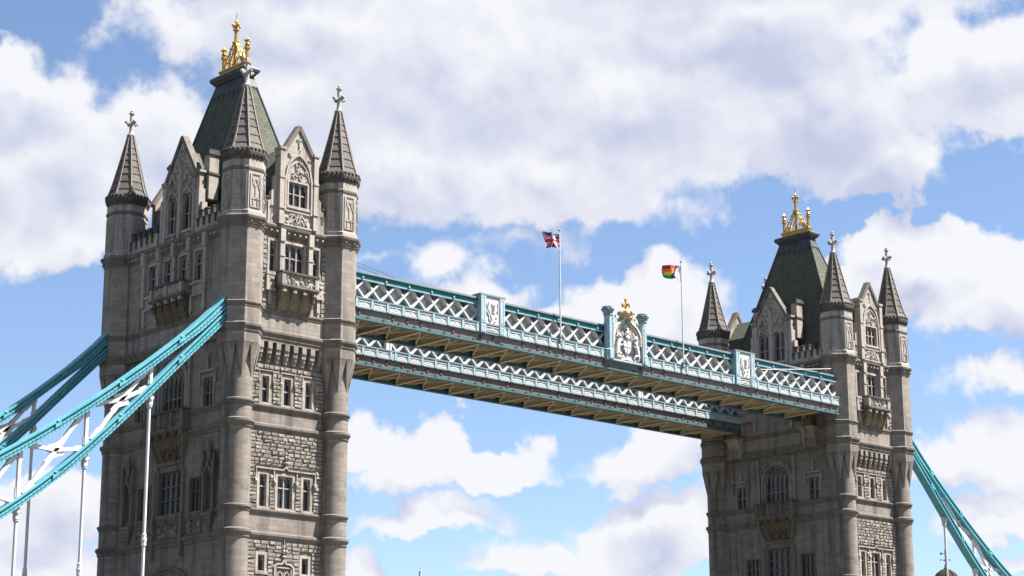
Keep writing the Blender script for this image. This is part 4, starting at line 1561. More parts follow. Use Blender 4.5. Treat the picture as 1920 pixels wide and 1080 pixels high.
def m_ppanel(w, lump=True):
    def body(mb):
        F0.box(mb, 0, w, 45.70, 46.46, -0.22, -0.02)
        F0.box(mb, 0.0, 0.26, 45.68, 46.48, -0.25, 0.10)
        F0.box(mb, 0.262, w - 0.002, 46.33, 46.475, -0.25, 0.05)
        F0.box(mb, 0.262, w - 0.002, 45.685, 45.80, -0.25, 0.05)
    def rim(mb):
        F0.strip(mb, [(0.40, 45.86), (w - 0.12, 45.86), (w - 0.12, 46.28), (0.40, 46.28), (0.40, 45.86)], 0.075, -0.03, 0.045)
    def carve(mb):
        r = random.Random(int(w * 100))
        n = max(1, int((w - 0.7) / 0.14))
        for i in range(n):
            s = 0.52 + (w - 0.76) * (i + 0.5) / n
            h = 0.10 + 0.16 * (1 - abs(2 * (i + 0.5) / n - 1)) * (0.7 + 0.3 * (i % 2))
            mb.blob(F0.p(s, 45.90 + h * .6, -0.01), 0.085, 0.05, h * .75, jit=0.3)
        F0.box(mb, 0.46, w - 0.18, 45.895, 45.94, -0.03, 0.02)
    return (shared(body, 'pale_blue', 'parapet_panel'), shared(rim, 'white_paint', 'panel_frame'), shared(carve, 'relief_white', 'panel_relief'))


PANEL = {}


def panel_at(wk, x, w, y):
    key = round(w, 2)
    if key not in PANEL:
        PANEL[key] = m_ppanel(w)
    a, b, c = PANEL[key]
    o = link('parapet_panel', a, wk, (x, y, 0))
    link('panel_frame', b, o)
    if w > 0.8:
        link('panel_relief', c, o)


def m_lat(sign, d):
    def fn(mb):
        F0.bar(mb, 0, 46.72, sign * PITCH * 1.03, 48.60, 0.07, d - 0.10, d + 0.02)
        for off in (-0.068, 0.068):
            F0.bar(mb, off, 46.72, sign * PITCH * 1.03 + off, 48.60, 0.07, d - 0.46, d + 0.06)
    return shared(fn, 'white_paint', 'lattice_bar')


LAT = [m_lat(1, -0.42), m_lat(-1, -0.52)]


def m_beam(mb):
    mb.box(-0.10, 0.10, 0.42, 5.38, 44.66, 45.249)
    mb.box(-0.20, 0.20, 0.42, 5.34, 44.60, 44.657)


def m_brace(sgn):
    def fn(mb):
        a, b = (0.12, 3.50) if sgn > 0 else (3.50, 0.12)
        mb.bar((a, 0.5, 44.80 + .03 * sgn), (b, 5.25, 44.80 + .03 * sgn), 0.16, 0.14, (0, 0, 1))
        mb.bar(((a + b) / 2 + .3 * sgn, 0.5, 44.88), ((a + b) / 2 - .3 * sgn, 5.25, 44.88), 0.07, 0.07, (0, 0, 1))
    return fn


def m_stringer(mb):
    mb.box(0.0, 3.62, -0.07, 0.07, 44.98, 45.248)


STRINGER = shared(m_stringer, 'cream_steel', 'stringer')
BEAM = shared(m_beam, 'cream_steel', 'beam')
BRACE = [shared(m_brace(s), 'cream_steel', 'brace') for s in (1, -1)]
LAMP = shared(lambda mb: (mb.box(-0.10, 0.10, -0.16, 0.0, 48.50, 48.62), mb.tube([(0, -0.06, 48.6), (0, -0.06, 48.85)], 0.03, 5)), 'pale_blue', 'floodlight')
BOSS = shared(lambda mb: (mb.box(-0.17, 0.17, -0.05, 0.05, 45.14, 45.36), mb.box(-0.05, 0.05, -0.07, 0.0, 45.02, 45.5)), 'rust_red', 'bearing_plate')
STRUT = shared(lambda mb: mb.box(-0.14, 0.14, -0.06, 0.30, 44.70, 44.98), 'dark_metal', 'strut')


def walkway(label, yf, x0, x1, near):
    wk = thing('high_walkway', label, 'footbridge', (0, 0, 0), 'high walkways between the towers')
    f = Face('S', -yf)

    def P(name, m, *boxes, parent=wk):
        mb = MB()
        for b in boxes:
            f.box(mb, *b)
        return part(name, mb, m, parent)
    P('edge_girder', 'girder_grey', (x0, x1, 44.97, 45.60, -0.45, -0.16), (x0, x1, 45.602, 45.68, -0.4, 0.06))
    P('bottom_flange', 'teal_dark', (x0, x1, 44.60, 44.72, -0.48, 0.02), (x0, x1, 44.722, 44.95, -0.42, -0.12))
    P('bottom_flange', 'teal_dark', (x0, x1, 44.60, 44.72, -5.80, -5.36), (x0, x1, 44.722, 45.3, -5.72, -5.40))
    P('floor', 'soffit', (x0 - .3, x1 + .3, 45.25, 45.36, -5.40, -0.40))
    P('parapet_rail', 'grey_blue', (x0, x1, 46.48, 46.60, -0.5, 0.12), (x0, x1, 46.602, 46.74, -0.62, -0.30))
    P('top_chord', 'teal', (x0, x1, 48.42, 48.86, -0.62, -0.30), (x0, x1, 48.862, 48.93, -0.66, -0.16))
    P('chord_lip', 'pale_blue', (x0, x1, 48.33, 48.418, -0.60, -0.26))
    P('roof', 'roof_metal', (x0 - .3, x1 + .3, 48.93, 49.10, -5.5, -0.22))
    P('side_wall', 'glazing_wall', (x0 - .3, x1 + .3, 45.37, 48.93, -5.2, -1.02))
    P('rear_parapet', 'grey_blue', (x0, x1, 45.3, 46.6, -5.75, -5.5))
    x = x0 + 0.9
    while x < x1:
        P('wall_post', 'grey_blue', (x - 0.06, x + 0.06, 46.6, 48.9, -1.02, -0.94))
        x += PITCH
    # underside: cross beams and bracing
    x = x0 + 0.8
    while x < x1 - 3.6:
        link('beam', BEAM, wk, (x, yf, 0))
        for b in BRACE:
            link('brace', b, wk, (x, yf, 0))
        for dy in (1.7, 2.9, 4.1):
            link('stringer', STRINGER, wk, (x, yf + dy, 0))
        x += 3.62
    link('beam', BEAM, wk, (x, yf, 0))
    # piers or posts that interrupt the lattice
    gaps = [(21.38, 24.42), (38.1, 44.2), (57.88, 60.92)] if near else [(22.5, 23.3), (59.0, 59.8)]

    def free(a, b=None):
        b = a if b is None else b
        return all(b < g[0] - 0.02 or a > g[1] + 0.02 for g in gaps)
    ph = 7.94
    k = -2
    while ph + k * PITCH < x1 + 2:
        xn = ph + k * PITCH
        for sg, me in ((1, LAT[0]), (-1, LAT[1])):
            a, b = sorted((xn, xn + sg * PITCH))
            if a < x0 - 1.4 or b > x1 + 1.4:
                continue
            if any(a > g[0] - .3 and b < g[1] + .3 for g in gaps if g[1] - g[0] > 2):
                continue
            link('lattice_bar', me, wk, (xn, yf, 0))
        k += 1
    # parapet panels
    if near:
        runs = [(x0, 8.23, 1), (8.23, 20.92, 7), (20.92, 21.40, 1), (24.40, 24.90, 1), (24.90, 37.60, 7), (37.60, 38.12, 1),
                (44.18, 44.70, 1), (44.70, 57.40, 7), (57.40, 57.90, 1), (60.90, 61.38, 1), (61.38, 74.07, 7), (74.07, x1, 1)]
    else:
        runs = [(x0, 8.58, 1), (8.58, 22.92, 8), (22.92, 23.50, 1), (23.50, 58.80, 20), (58.80, 59.38, 1), (59.38, 73.72, 8), (73.72, x1, 1)]
    for a, b, n in runs:
        w = (b - a) / n
        for i in range(n):
            panel_at(wk, a + i * w, w, yf)
    x = x0 + 0.7
    while x < x1 - .3:
        if R.random() < 0.75:
            link('bearing_plate', BOSS, wk, (x + R.uniform(-.25, .25), yf + 0.14, 0))
        link('strut', STRUT, wk, (x + 0.9, yf + 0.10, 0))
        x += PITCH
    x = x0 + 1.0
    while x < x1 - 1:
        if free(x):
            link('floodlight', LAMP, wk, (x, yf + 0.30, 0))
        x += 2.72
    if not near:
        for g in gaps:
            for i in range(3):
                P('post', 'white_paint', (g[0] + .06 + i * .24, g[0] + .25 + i * .24, 46.6, 48.4, -0.5, -0.1 - .05 * (i % 2)))
    return wk, f, P


near, fN, PN = walkway('nearer high walkway in pale blue with coat of arms and flagpoles at its parapet', -10.40, 6.45, 75.50, True)
farw, fF, PF = walkway('farther high walkway seen below and behind the one with the coat of arms', 4.65, 5.75, 76.55, False)


def shield_pier(xc):
    mb = MB()
    fN.box(mb, xc - 1.52, xc + 1.52, 45.62, 49.25, -0.9, 0.10)
    pr = part('shield_pier', mb, 'pale_blue', near)
    mb = MB()
    fN.box(mb, xc - 1.62, xc + 1.62, 49.252, 49.42, -1.0, 0.24)
    part('cornice', mb, 'grey_blue', pr)
    mb = MB()
    fN.box(mb, xc - 1.56, xc + 1.56, 46.46, 46.62, -0.6, 0.20)
    part('dado_rail', mb, 'grey_blue', pr)
    for sg in (-1, 1):
        mb = MB()
        fN.box(mb, xc + sg * 1.20 - .32, xc + sg * 1.20 + .32, 46.63, 49.245, 0.08, 0.22)
        fN.box(mb, xc + sg * 1.20 - .32, xc + sg * 1.20 + .32, 45.66, 46.455, 0.08, 0.22)
        q = part('pilaster', mb, 'pale_blue', pr)
        mb = MB()
        fN.strip(mb, [(xc + sg * 1.2 - .17, 46.85), (xc + sg * 1.2 + .17, 46.85), (xc + sg * 1.2 + .17, 49.05), (xc + sg * 1.2 - .17, 49.05), (xc + sg * 1.2 - .17, 46.85)], 0.06, 0.21, 0.25)
        fN.strip(mb, [(xc + sg * 1.2 - .17, 45.8), (xc + sg * 1.2 + .17, 45.8), (xc + sg * 1.2 + .17, 46.3), (xc + sg * 1.2 - .17, 46.3), (xc + sg * 1.2 - .17, 45.8)], 0.06, 0.21, 0.25)
        part('pilaster_panel', mb, 'white_paint', q)
    mb = MB()
    fN.box(mb, xc - .86, xc + .86, 46.64, 49.2, 0.09, 0.125)
    p2 = part('white_panel', mb, 'white_paint', pr)
    # raised shield with scrolls and a cypher
    mb = MB()
    out = [(-.52, 48.75), (-.2, 48.65), (0, 48.75), (.2, 48.65), (.52, 48.75), (.50, 48.0), (.36, 47.5), (.1, 47.12), (0, 46.95), (-.1, 47.12), (-.36, 47.5), (-.50, 48.0)]
    fN.poly(mb, [(xc + s, z) for s, z in out], 0.12, 0.20)
    for sg in (-1, 1):
        fN.strip(mb, [(xc + sg * .55, 48.8), (xc + sg * .72, 48.5), (xc + sg * .6, 48.1), (xc + sg * .7, 47.7), (xc + sg * .45, 47.35), (xc + sg * .5, 47.1), (xc + sg * .2, 46.85)], 0.09, 0.12, 0.22)
    part('shield', mb, 'relief_white', p2)
    mb = MB()
    fN.strip(mb, [(xc + .16 * cos(a), 47.98 + .2 * sin(a)) for a in [i * pi / 4 for i in range(9)]], 0.07, 0.19, 0.24)
    fN.bar(mb, xc - .17, 47.98, xc + .17, 47.98, 0.06, 0.19, 0.235)
    for s in (-.18, 0, .18):
        fN.bar(mb, xc + s, 48.28, xc + s * 1.2, 48.52, 0.07, 0.19, 0.24)
    fN.bar(mb, xc - .22, 48.27, xc + .22, 48.27, 0.06, 0.19, 0.242)
    fN.bar(mb, xc - .25, 47.62, xc + .25, 47.62, 0.08, 0.19, 0.238)
    part('cypher', mb, 'girder_grey', p2)
    mb = MB()
    fN.strip(mb, [(xc - .75, 45.84), (xc + .75, 45.84), (xc + .75, 46.3), (xc - .75, 46.3), (xc - .75, 45.84)], 0.07, 0.09, 0.16)
    for i in range(9):
        h = 0.09 + 0.14 * (1 - abs(i - 4) / 4.5)
        mb.blob(fN.p(xc - .56 + .14 * i, 45.90 + h * .6, 0.12), 0.085, 0.05, h * .75, jit=0.3)
    part('panel_relief', mb, 'relief_white', pr)


shield_pier(22.90)
shield_pier(59.40)

# central pediment with the carved arms, gold ogee arch and crown
XC = 41.15
mb = MB()
fN.poly(mb, [(XC - 2.2, 45.62), (XC + 2.2, 45.62), (XC + 2.2, 49.5), (XC + 1.6, 50.0), (XC - 1.6, 50.0), (XC - 2.2, 49.5)], -0.9, -0.02)
ped = part('arms_pediment', mb, 'pale_blue', near)
mb = MB()
fN.box(mb, XC - 2.95, XC + 2.95, 45.5, 45.68, -0.3, 0.34)
part('sill', mb, 'pale_blue', ped)
for sg in (-1, 1):
    x = XC + sg * 2.52
    mb = MB()
    mb.lathe([(0.50, 45.6), (0.50, 46.5), (0.42, 46.6), (0.42, 50.05)], 8, x, -10.45, pi / 8)
    c = part('column', mb, 'pale_blue', ped)
    mb = MB()
    mb.lathe([(0.42, 49.95), (0.50, 50.05), (0.45, 50.15), (0.56, 50.4), (0.62, 50.5), (0.55, 50.56), (0.62, 50.7), (0.60, 50.9), (0.3, 50.95)], 8, x, -10.45, pi / 8)
    for k in range(8):
        mb.blob((x + .58 * cos(k * pi / 4), -10.45 + .58 * sin(k * pi / 4), 50.62), 0.12, 0.12, 0.14)
    part('capital', mb, 'grey_blue', c)
    mb = MB()
    fN.box(mb, XC + sg * 2.18 - .12, XC + sg * 2.18 + .12, 45.7, 49.2, 0.0, 0.42)
    fN.poly(mb, [(XC + sg * 2.18 - .16, 49.2), (XC + sg * 2.18 + .16, 49.2), (XC + sg * 2.18, 49.8)], 0.0, 0.46)
    part('pilaster', mb, 'pale_blue', ped)
    mb = MB()
    fN.strip(mb, [(XC + sg * 2.18 - .07, 45.9), (XC + sg * 2.18 + .07, 45.9), (XC + sg * 2.18 + .07, 49.0), (XC + sg * 2.18 - .07, 49.0), (XC + sg * 2.18 - .07, 45.9)], 0.04, 0.40, 0.45)
    part('pilaster_panel', mb, 'white_paint', ped)
mb = MB()
fN.poly(mb, [(XC - 2.0, 45.7), (XC + 2.0, 45.7), (XC + 1.95, 48.3), (XC + 1.1, 49.1), (XC, 49.5), (XC - 1.1, 49.1), (XC - 1.95, 48.3)], -0.05, 0.03)
part('back_panel', mb, 'relief_white', ped)


def ogee(k):
    return [(-1.82 * k, 47.2), (-1.80 * k, 48.1), (-1.62 * k, 48.6), (-1.2 * k, 49.0 + .1 * k), (-.75 * k, 49.22 + .14 * k), (-.38 * k, 49.5 + .2 * k), (-.14 * k, 49.85 + .25 * k), (0, 50.25 + .3 * k)]


for k, w, d0, d1, m in ((1.10, 0.20, 0, 0.36, 'cream_gold'), (1.00, 0.10, 0, 0.26, 'relief_white')):
    mb = MB()
    for sg in (-1, 1):
        fN.strip(mb, [(XC + sg * s, z - (1.0 - k) * 2.2) for s, z in ogee(k)], w, d0, d1 - (0.004 if sg > 0 else 0))
    part('ogee_arch', mb, m, ped)
mb = MB()
for sg in (-1, 1):
    for i in range(5):
        s, z = sg * (1.45 - .28 * i), 48.15 + .17 * i
        fN.bar(mb, XC + s, z, XC + s - sg * .03, z + .22, 0.09, 0.02, 0.2)
part('arch_cusp', mb, 'gold_paint', ped)
for sg in (-1, 1):
    for i in range(4):
        s = sg * (0.95 + .3 * i)
        mb = MB()
        fN.bar(mb, XC + s, 49.9, XC + s, 50.3, 0.07, -0.5, -0.38)
        mb.blob(fN.p(XC + s, 50.35, -0.44), 0.10, 0.08, 0.13)
        part('cresting', mb, 'cream_gold', ped)
mb = MB()
mb.lathe([(0.62, 50.0), (0.72, 50.1), (0.66, 50.25), (0.80, 50.5), (0.70, 50.75), (0.42, 50.95), (0.15, 51.0)], 10, XC, -10.55)
for k in range(8):
    a = k * pi / 4
    mb.blob((XC + .74 * cos(a), -10.55 + .74 * sin(a), 50.62), 0.17, 0.17, 0.22)
    mb.blob((XC + .68 * cos(a + .39), -10.55 + .68 * sin(a + .39), 50.28), 0.1, 0.1, 0.1)
crown = part('crown', mb, 'crown_gold', ped)
mb = MB()
mb.lathe([(0.2, 50.95), (0.12, 51.1), (0.10, 51.35), (0.12, 51.95), (0.17, 52.05), (0.12, 52.15), (0.03, 52.3)], 8, XC, -10.55)
mb.box(XC - .42, XC + .42, -10.62, -10.48, 51.38, 51.58)
mb.box(XC - .08, XC + .08, -10.95, -10.15, 51.383, 51.577)
for sg in (-1, 1):
    mb.blob((XC + sg * .46, -10.55, 51.48), 0.15, 0.14, 0.19)
    mb.blob((XC, -10.55 + sg * .42, 51.48), 0.13, 0.14, 0.17)
part('cross', mb, 'gold_paint', crown)

# the carved arms: shield, helm and crest, lion and unicorn supporters, mantling
mb = MB()
fN.poly(mb, [(XC - .55, 47.75), (XC + .55, 47.75), (XC + .52, 47.0), (XC + .3, 46.6), (XC, 46.35), (XC - .3, 46.6), (XC - .52, 47.0)], 0, 0.30)
fN.bar(mb, XC, 46.5, XC, 47.7, 0.07, 0.28, 0.34)
fN.bar(mb, XC - .5, 47.15, XC + .5, 47.15, 0.07, 0.28, 0.342)
arms = part('arms_shield', mb, 'relief_white', ped)
mb = MB()
mb.blob(fN.p(XC, 48.05, 0.25), 0.30, 0.22, 0.30, 8, 5)
mb.blob(fN.p(XC, 48.55, 0.25), 0.24, 0.2, 0.24, 8, 5)
mb.blob(fN.p(XC + .1, 48.9, 0.2), 0.18, 0.15, 0.25)
for s in (-.3, -.1, .1, .3):
    mb.blob(fN.p(XC + s, 48.38, 0.3), 0.09, 0.09, 0.13)
part('helm', mb, 'relief_white', ped)
for sg in (-1, 1):
    mb = MB()
    T = lambda s, z, d=0.22: fN.p(XC + sg * s * 1.22, z, d)
    mb.tube([T(1.30, 46.2), T(1.18, 46.8), T(1.05, 47.4), T(0.98, 47.9)], [0.22, 0.27, 0.24, 0.16], 8)
    mb.blob(T(0.98, 48.12, .28), 0.24, 0.22, 0.22, 8, 5)
    mb.blob(T(0.78, 48.05, .32), 0.13, 0.12, 0.11)
    for s, z in ((1.12, 48.3), (1.18, 48.05), (1.12, 47.85)):
        mb.blob(T(s, z), 0.14, 0.14, 0.16)
    mb.tube([T(1.05, 47.5, .3), T(0.72, 47.65, .36), T(0.6, 47.85, .36)], [0.11, 0.09, 0.08], 6)
    mb.tube([T(1.0, 47.2, .3), T(0.7, 47.2, .38), T(0.58, 47.35, .38)], [0.11, 0.09, 0.08], 6)
    mb.tube([T(1.25, 46.4, .3), T(0.85, 46.3, .36), T(0.75, 45.95, .34)], [0.16, 0.12, 0.10], 6)
    mb.tube([T(1.4, 46.3, .2), T(1.45, 46.0, .24), T(1.2, 45.85, .28)], [0.14, 0.1, 0.09], 6)
    mb.tube([T(1.4, 46.5, .15), T(1.62, 46.8, .15), T(1.5, 47.3, .15), T(1.62, 47.6, .15)], [0.07, 0.06, 0.06, 0.1], 6)
    if sg > 0:
        mb.tube([T(0.9, 48.3, .3), T(0.72, 48.75, .3)], [0.05, 0.01], 5)
    part('supporter', mb, 'relief_white', ped)
    mb = MB()
    r = random.Random(60 + sg)
    for i in range(26):
        s, z = r.uniform(0.2, 1.6), r.uniform(47.7, 49.2)
        if z > 49.2 - .5 * s:
            z -= .5
        fN.strip(mb, [(XC + sg * s, z), (XC + sg * (s + .12), z + .12), (XC + sg * (s + .18), z - .06), (XC + sg * (s + .08), z - .16)], 0.07, 0.0, 0.14 + .1 * r.random())
        mb.blob(T(s, z, .08), 0.10, 0.10, 0.10)
    for i in range(8):
        mb.blob(T(r.uniform(.2, 1.6), r.uniform(45.8, 46.2), .12), .14, .12, .11, jit=.3)
    part('mantling', mb, 'relief_white', ped)
mb = MB()
fN.strip(mb, [(XC - 1.5, 45.95), (XC - .8, 45.80), (XC, 45.88), (XC + .8, 45.80), (XC + 1.5, 45.95)], 0.16, 0, 0.26)
part('scroll', mb, 'relief_white', ped)


# ------------------------------------------------------------------ suspension chains
UT = [(5.4, 46.15), (6.2, 45.3), (7, 44.4), (8, 43.35), (10, 41.4), (12, 39.7), (14, 38.05), (16, 36.5), (18, 34.95), (20, 33.5), (22, 32.1), (24, 30.75), (27, 28.85), (31, 26.5), (35, 24.4)]
UB = [(5.4, 45.0), (6.2, 44.2), (7, 43.3), (8, 42.25), (9.2, 41.10), (10, 40.45), (12, 38.85), (14, 37.2), (16, 35.65), (18, 34.15), (20, 32.7), (22, 31.3), (24, 29.95), (27, 28.05), (31, 25.7), (35, 23.6)]
LT = [(5.4, 44.6), (6.2, 43.9), (7, 43.05), (8.65, 41.35), (10, 40.0), (11.4, 38.55), (13, 36.9), (14.2, 35.62), (16, 33.85), (18, 31.82), (20, 29.95), (22, 28.15), (24, 26.55), (26.7, 24.5), (31, 21.8), (35, 19.8)]
LB = [(5.4, 43.7), (6.2, 42.95), (7, 42.1), (8.65, 40.40), (10, 39.05), (11.4, 37.6), (13, 35.95), (14.2, 34.68), (16, 32.92), (18, 30.92), (20, 29.08), (22, 27.32), (24, 25.75), (26.7, 23.72), (31, 21.05), (35, 19.05)]
HS = [13.75, 19.5, 25.2, 30.9]


def ip(tab, s):
    for (a, za), (b, zb) in zip(tab, tab[1:]):
        if a <= s <= b:
            return za + (zb - za) * (s - a) / (b - a)
    return tab[-1][1]


def chain(label, x0, sg, yc, smax):
    """sg: direction in which the chain leaves its tower along x"""
    ch = thing('suspension_chain', label, 'suspension chain', (x0 + sg * 6.88, yc, 40), 'turquoise chains of the side spans')
    org = Vector(ch.location)
    X = lambda s: x0 + sg * s
    V = lambda s, y, z: Vector((X(s), yc + y, z)) - org
    ss = [5.4, 6.2, 7, 8, 9.2, 10.5, 12, 13.75, 15.5, 17.5, 19.5, 21.5, 23.5, 25.2, 27.5, 29.5, 31, 33, 35]
    ss = [s for s in ss if s <= smax]

    def sweep(top, bot, t0, t1, hw):
        mb = MB()
        vs, fs = [], []
        for s in ss:
            zt, zb = ip(top, s), ip(bot, s)
            a, b = zb + (zt - zb) * t0, zb + (zt - zb) * t1
            vs += [V(s, -hw, a), V(s, hw, a), V(s, hw, b), V(s, -hw, b)]
        for i in range(len(ss) - 1):
            for k in range(4):
                k2 = (k + 1) % 4
                fs.append((i * 4 + k, i * 4 + k2, (i + 1) * 4 + k2, (i + 1) * 4 + k))
        n = len(vs)
        fs += [(3, 2, 1, 0), (n - 4, n - 3, n - 2, n - 1)]
        mb.add(vs, fs)
        return mb
    for name, T_, B_ in (('upper_chord', UT, UB), ('lower_chord', LT, LB)):
        c = part(name, sweep(T_, B_, 0.05, 0.95, 0.30), 'chain_cyan', ch)
        part('top_flange', sweep(T_, B_, 0.80, 1.0, 0.50), 'chain_cyan', c)
        part('bottom_flange', sweep(T_, B_, 0.0, 0.17, 0.50), 'chain_cyan', c)
        part('middle_plate', sweep(T_, B_, 0.28, 0.52, 0.40), 'chain_cyan', c)
        mb = MB()
        s = 7.4
        while s < smax - .5:
            zt, zb = ip(T_, s), ip(B_, s)
            for t in (0.40, 0.09):
                z = zb + (zt - zb) * t
                hw = 0.415 if t > .2 else 0.515
                p = V(s, -hw, z)
                mb.box(p.x - .035, p.x + .035, p.y - .015, p.y + .02, p.z - .035, p.z + .035)
            s += 0.32
        part('rivet_line', mb, 'chain_cyan', c, kind='stuff')
        for s in (10.9, 16.4, 22.0, 27.6):
            if s < smax - .6:
                mb = MB()
                zt, zb = ip(T_, s), ip(B_, s)
                za, zc = ip(T_, s + .5), ip(B_, s + .5)
                q = [(s, zb + .36 * (zt - zb)), (s + .5, zc + .36 * (za - zc)), (s + .5, zc + .78 * (za - zc)), (s, zb + .78 * (zt - zb))]
                mb.prism([V(a, -.52, z) for a, z in q], [V(a, -.28, z) for a, z in q])
                p = V(s + .3, -.5, za + .06)
                mb.blob(tuple(p), .16, .1, .1)
                part('splice_plate', mb, 'chain_cyan', c)
    hs = [h for h in HS if h < smax]
    for h in hs:
        mb = MB()
        a, b = V(h, 0, ip(UB, h) + .1), V(h, 0, ip(LT, h) - .1)
        mb.bar(a, b, 0.26, 0.30, (1, 0, 0))
        mb.bar(a, a.lerp(b, .22), 0.46, 0.20, (1, 0, 0))
        mb.bar(b, b.lerp(a, .22), 0.46, 0.20, (1, 0, 0))
        part('post', mb, 'chain_white', ch)
    ends = hs + ([smax] if smax > hs[-1] + 3 else [])
    for a, b in zip(hs, hs[1:]):
        c = V((a + b) / 2 - .2, 0, (ip(UB, (a + b) / 2 - .2) + ip(LT, (a + b) / 2 - .2)) / 2)
        mb = MB()
        r = 0.66
        pts = [(c.x + r * cos(i * pi / 4 + .4) * (1.25 if i % 2 else .8), c.z + r * sin(i * pi / 4 + .4) * (1.2 if i % 2 else .8)) for i in range(8)]
        mb.prism([(x, -.10, z) for x, z in pts], [(x, .10, z) for x, z in pts])
        part('centre_gusset', mb, 'chain_white', ch)
        for s, tab, dz in ((a + .25, UB, .12), (a + .35, LT, -.1), (b - .75, UB, .1), (b - .5, LT, -.12)):
            e = V(s, 0, ip(tab, s) + dz)
            mb = MB()
            mb.bar(c, e, 0.30, 0.34, (0, 0, 1))
            mb.bar(e, e.lerp(c, .27), 0.50, 0.20, (0, 0, 1))
            mb.bar(c, c.lerp(e, .30), 0.46, 0.19, (0, 0, 1))
            part('brace', mb, 'chain_white', ch)
    return ch


def hanger(x0, sg, yc, s, label, zc):
    x = x0 + sg * s
    zt = ip(LB, s) + .15
    h = thing('hanger_rod', label, 'hanger rod', (x, yc, 9.6), 'white hanger rods below the chains')
    zo = 9.6
    mb = MB()
    mb.tube([(0, 0, 0), (0, 0, zt - .6 - zo)], 0.135, 10)
    part('rod', mb, 'chain_white', h)
    mb = MB()
    mb.box(-.16, .16, -.24, .24, zt - 1.05 - zo, zt - .1 - zo)
    mb.tube([(-.3, -.0, zt - .45 - zo), (.3, 0, zt - .45 - zo)], .2, 10)
    mb.tube([(0, -.34, zt - .45 - zo), (0, .34, zt - .45 - zo)], .17, 10)
    mb.lathe([(.14, zt - 1.35 - zo), (.23, zt - 1.2 - zo), (.23, zt - 1.0 - zo)], 8)
    part('clevis', mb, 'chain_white', h)
    mb = MB()
    mb.lathe([(.135, zc - .5 - zo), (.2, zc - .45 - zo), (.2, zc - .1 - zo), (.23, zc - .05 - zo), (.23, zc + .1 - zo), (.19, zc + .15 - zo), (.19, zc + .5 - zo), (.135, zc + .55 - zo)], 10)
    part('turnbuckle', mb, 'chain_white', h)


chain('sunlit turquoise suspension chain rising across the near tower from the bottom left', 0, -1, -9.25, 35)
chain('dark teal suspension chain in shade left of the near tower', 0, -1, 9.25, 35)
chain('turquoise suspension chain running down from the far tower at the right edge', SPAN, 1, -9.25, 35)
hanger(0, -1, -9.25, 13.75, 'white hanger rod crossing the dark face of the near tower', 23.3)
hanger(0, -1, -9.25, 19.5, 'white hanger rod just left of the near tower wall', 20.5)
hanger(0, -1, -9.25, 25.2, 'white hanger rod closest to the left edge, on the sunlit chain', 18.0)
hanger(0, -1, 9.25, 13.75, 'greyish hanger rod below the shaded chain near the left edge', 22.1)
hanger(SPAN, 1, -9.25, 13.75, 'white hanger rod right of the far tower, above the dome', 21.0)
hanger(SPAN, 1, -9.25, 19.5, 'white hanger rod under the right chain at the bottom right corner', 18.0)


# ------------------------------------------------------------------ flags, cables
def pole(x, label):
    p = thing('flagpole', label, 'flagpole', (x, -10.62, 46.6), 'flagpoles on the walkway')
    mb = MB()
    mb.tube([(0, 0, -.6), (0, 0, 5.5), (0, 0, 10.85)], [0.085, 0.075, 0.05], 10)
    part('pole', mb, 'white_paint', p)
    mb = MB()
    mb.lathe([(.04, 10.82), (.10, 10.86), (.13, 10.95), (.10, 11.04), (.02, 11.08)], 8)
    part('truck', mb, 'finial_stone', p)
    mb = MB()
    for z in (-.4, .05):
        mb.lathe([(.09, z), (.14, z + .02), (.14, z + .12), (.09, z + .14)], 8)
        mb.box(-.06, .06, 0, .3, z + .02, z + .12)
    part('bracket', mb, 'grey_blue', p)


pole(31.80, 'tall white flagpole carrying the red, white and blue flag')
pole(49.55, 'white flagpole carrying the rainbow flag with the chevron')


def flag(name, label, x, ztop, hoist, fly, pattern, mats, shape, nu=66, nv=40):
    o = thing(name, label, 'flag', (x - .06, -10.62, ztop), None)
    mb = MB()
    vs = [shape(i / nu, j / nv, hoist, fly) for i in range(nu + 1) for j in range(nv + 1)]
    k = len(vs)
    mb.v = list(vs)
    for i in range(nu):
        for j in range(nv):
            mb.f.append((i * (nv + 1) + j, (i + 1) * (nv + 1) + j, (i + 1) * (nv + 1) + j + 1, i * (nv + 1) + j + 1))
            mb.m.append(pattern((i + .5) / nu, (j + .5) / nv))
            mb.sm.add(len(mb.f) - 1)
    part('cloth', mb, mats, o)
    mb = MB()
    mb.tube([(0.03, 0, 0.05), (0.03, 0, -hoist - .05)], 0.035, 6)
    for z in (-.02, -hoist + .02):
        mb.box(0.0, .08, -.05, .05, z - .03, z + .03)
    part('hoist_rope', mb, 'flag_white', o)


def union(u, v):
    """0 blue, 1 white, 2 red; u along the fly, v downwards; drawn on a 60 x 30 field"""
    x, y = u * 60 - 30, 15 - v * 30
    if abs(x) < 3 or abs(y) < 3:
        return 2
    if abs(x) < 5 or abs(y) < 5:
        return 1
    d1 = (x * 15 - y * 30) / hypot(15, 30)
    d2 = (x * 15 + y * 30) / hypot(15, 30)
    # counterchanged saltire: red band sits off the middle of the white one
    if x * y > 0:
        r = d1 if x < 0 else -d1
        if -2.0 < -r < 0:
            return 2
        if abs(d1) < 3:
            return 1
    else:
        r = d2 if x < 0 else -d2
        if 0 > r > -2.0:
            return 2
        if abs(d2) < 3:
            return 1
    return 0


def shape_union(u, v, H, L):
    fold = 0.55 * u
    wav = 0.34 * sin(u * 9.0 + v * 2.2) * (0.35 + u)
    x = -L * (u * 0.80 - 0.06 * sin(u * 9 + 1.0))
    zc = -H * (v * (1 - 0.18 * u) + 0.02)
    z = zc - 0.10 * u + 0.30 * sin(u * 6.5 - 0.5) * (v - .45) * u + (0.80 * max(0, u - .72) * (1 - v) * 1.6) - 0.5 * (1 - u) * max(0, v - .7) * 0.6
    return (x, wav + fold, z)


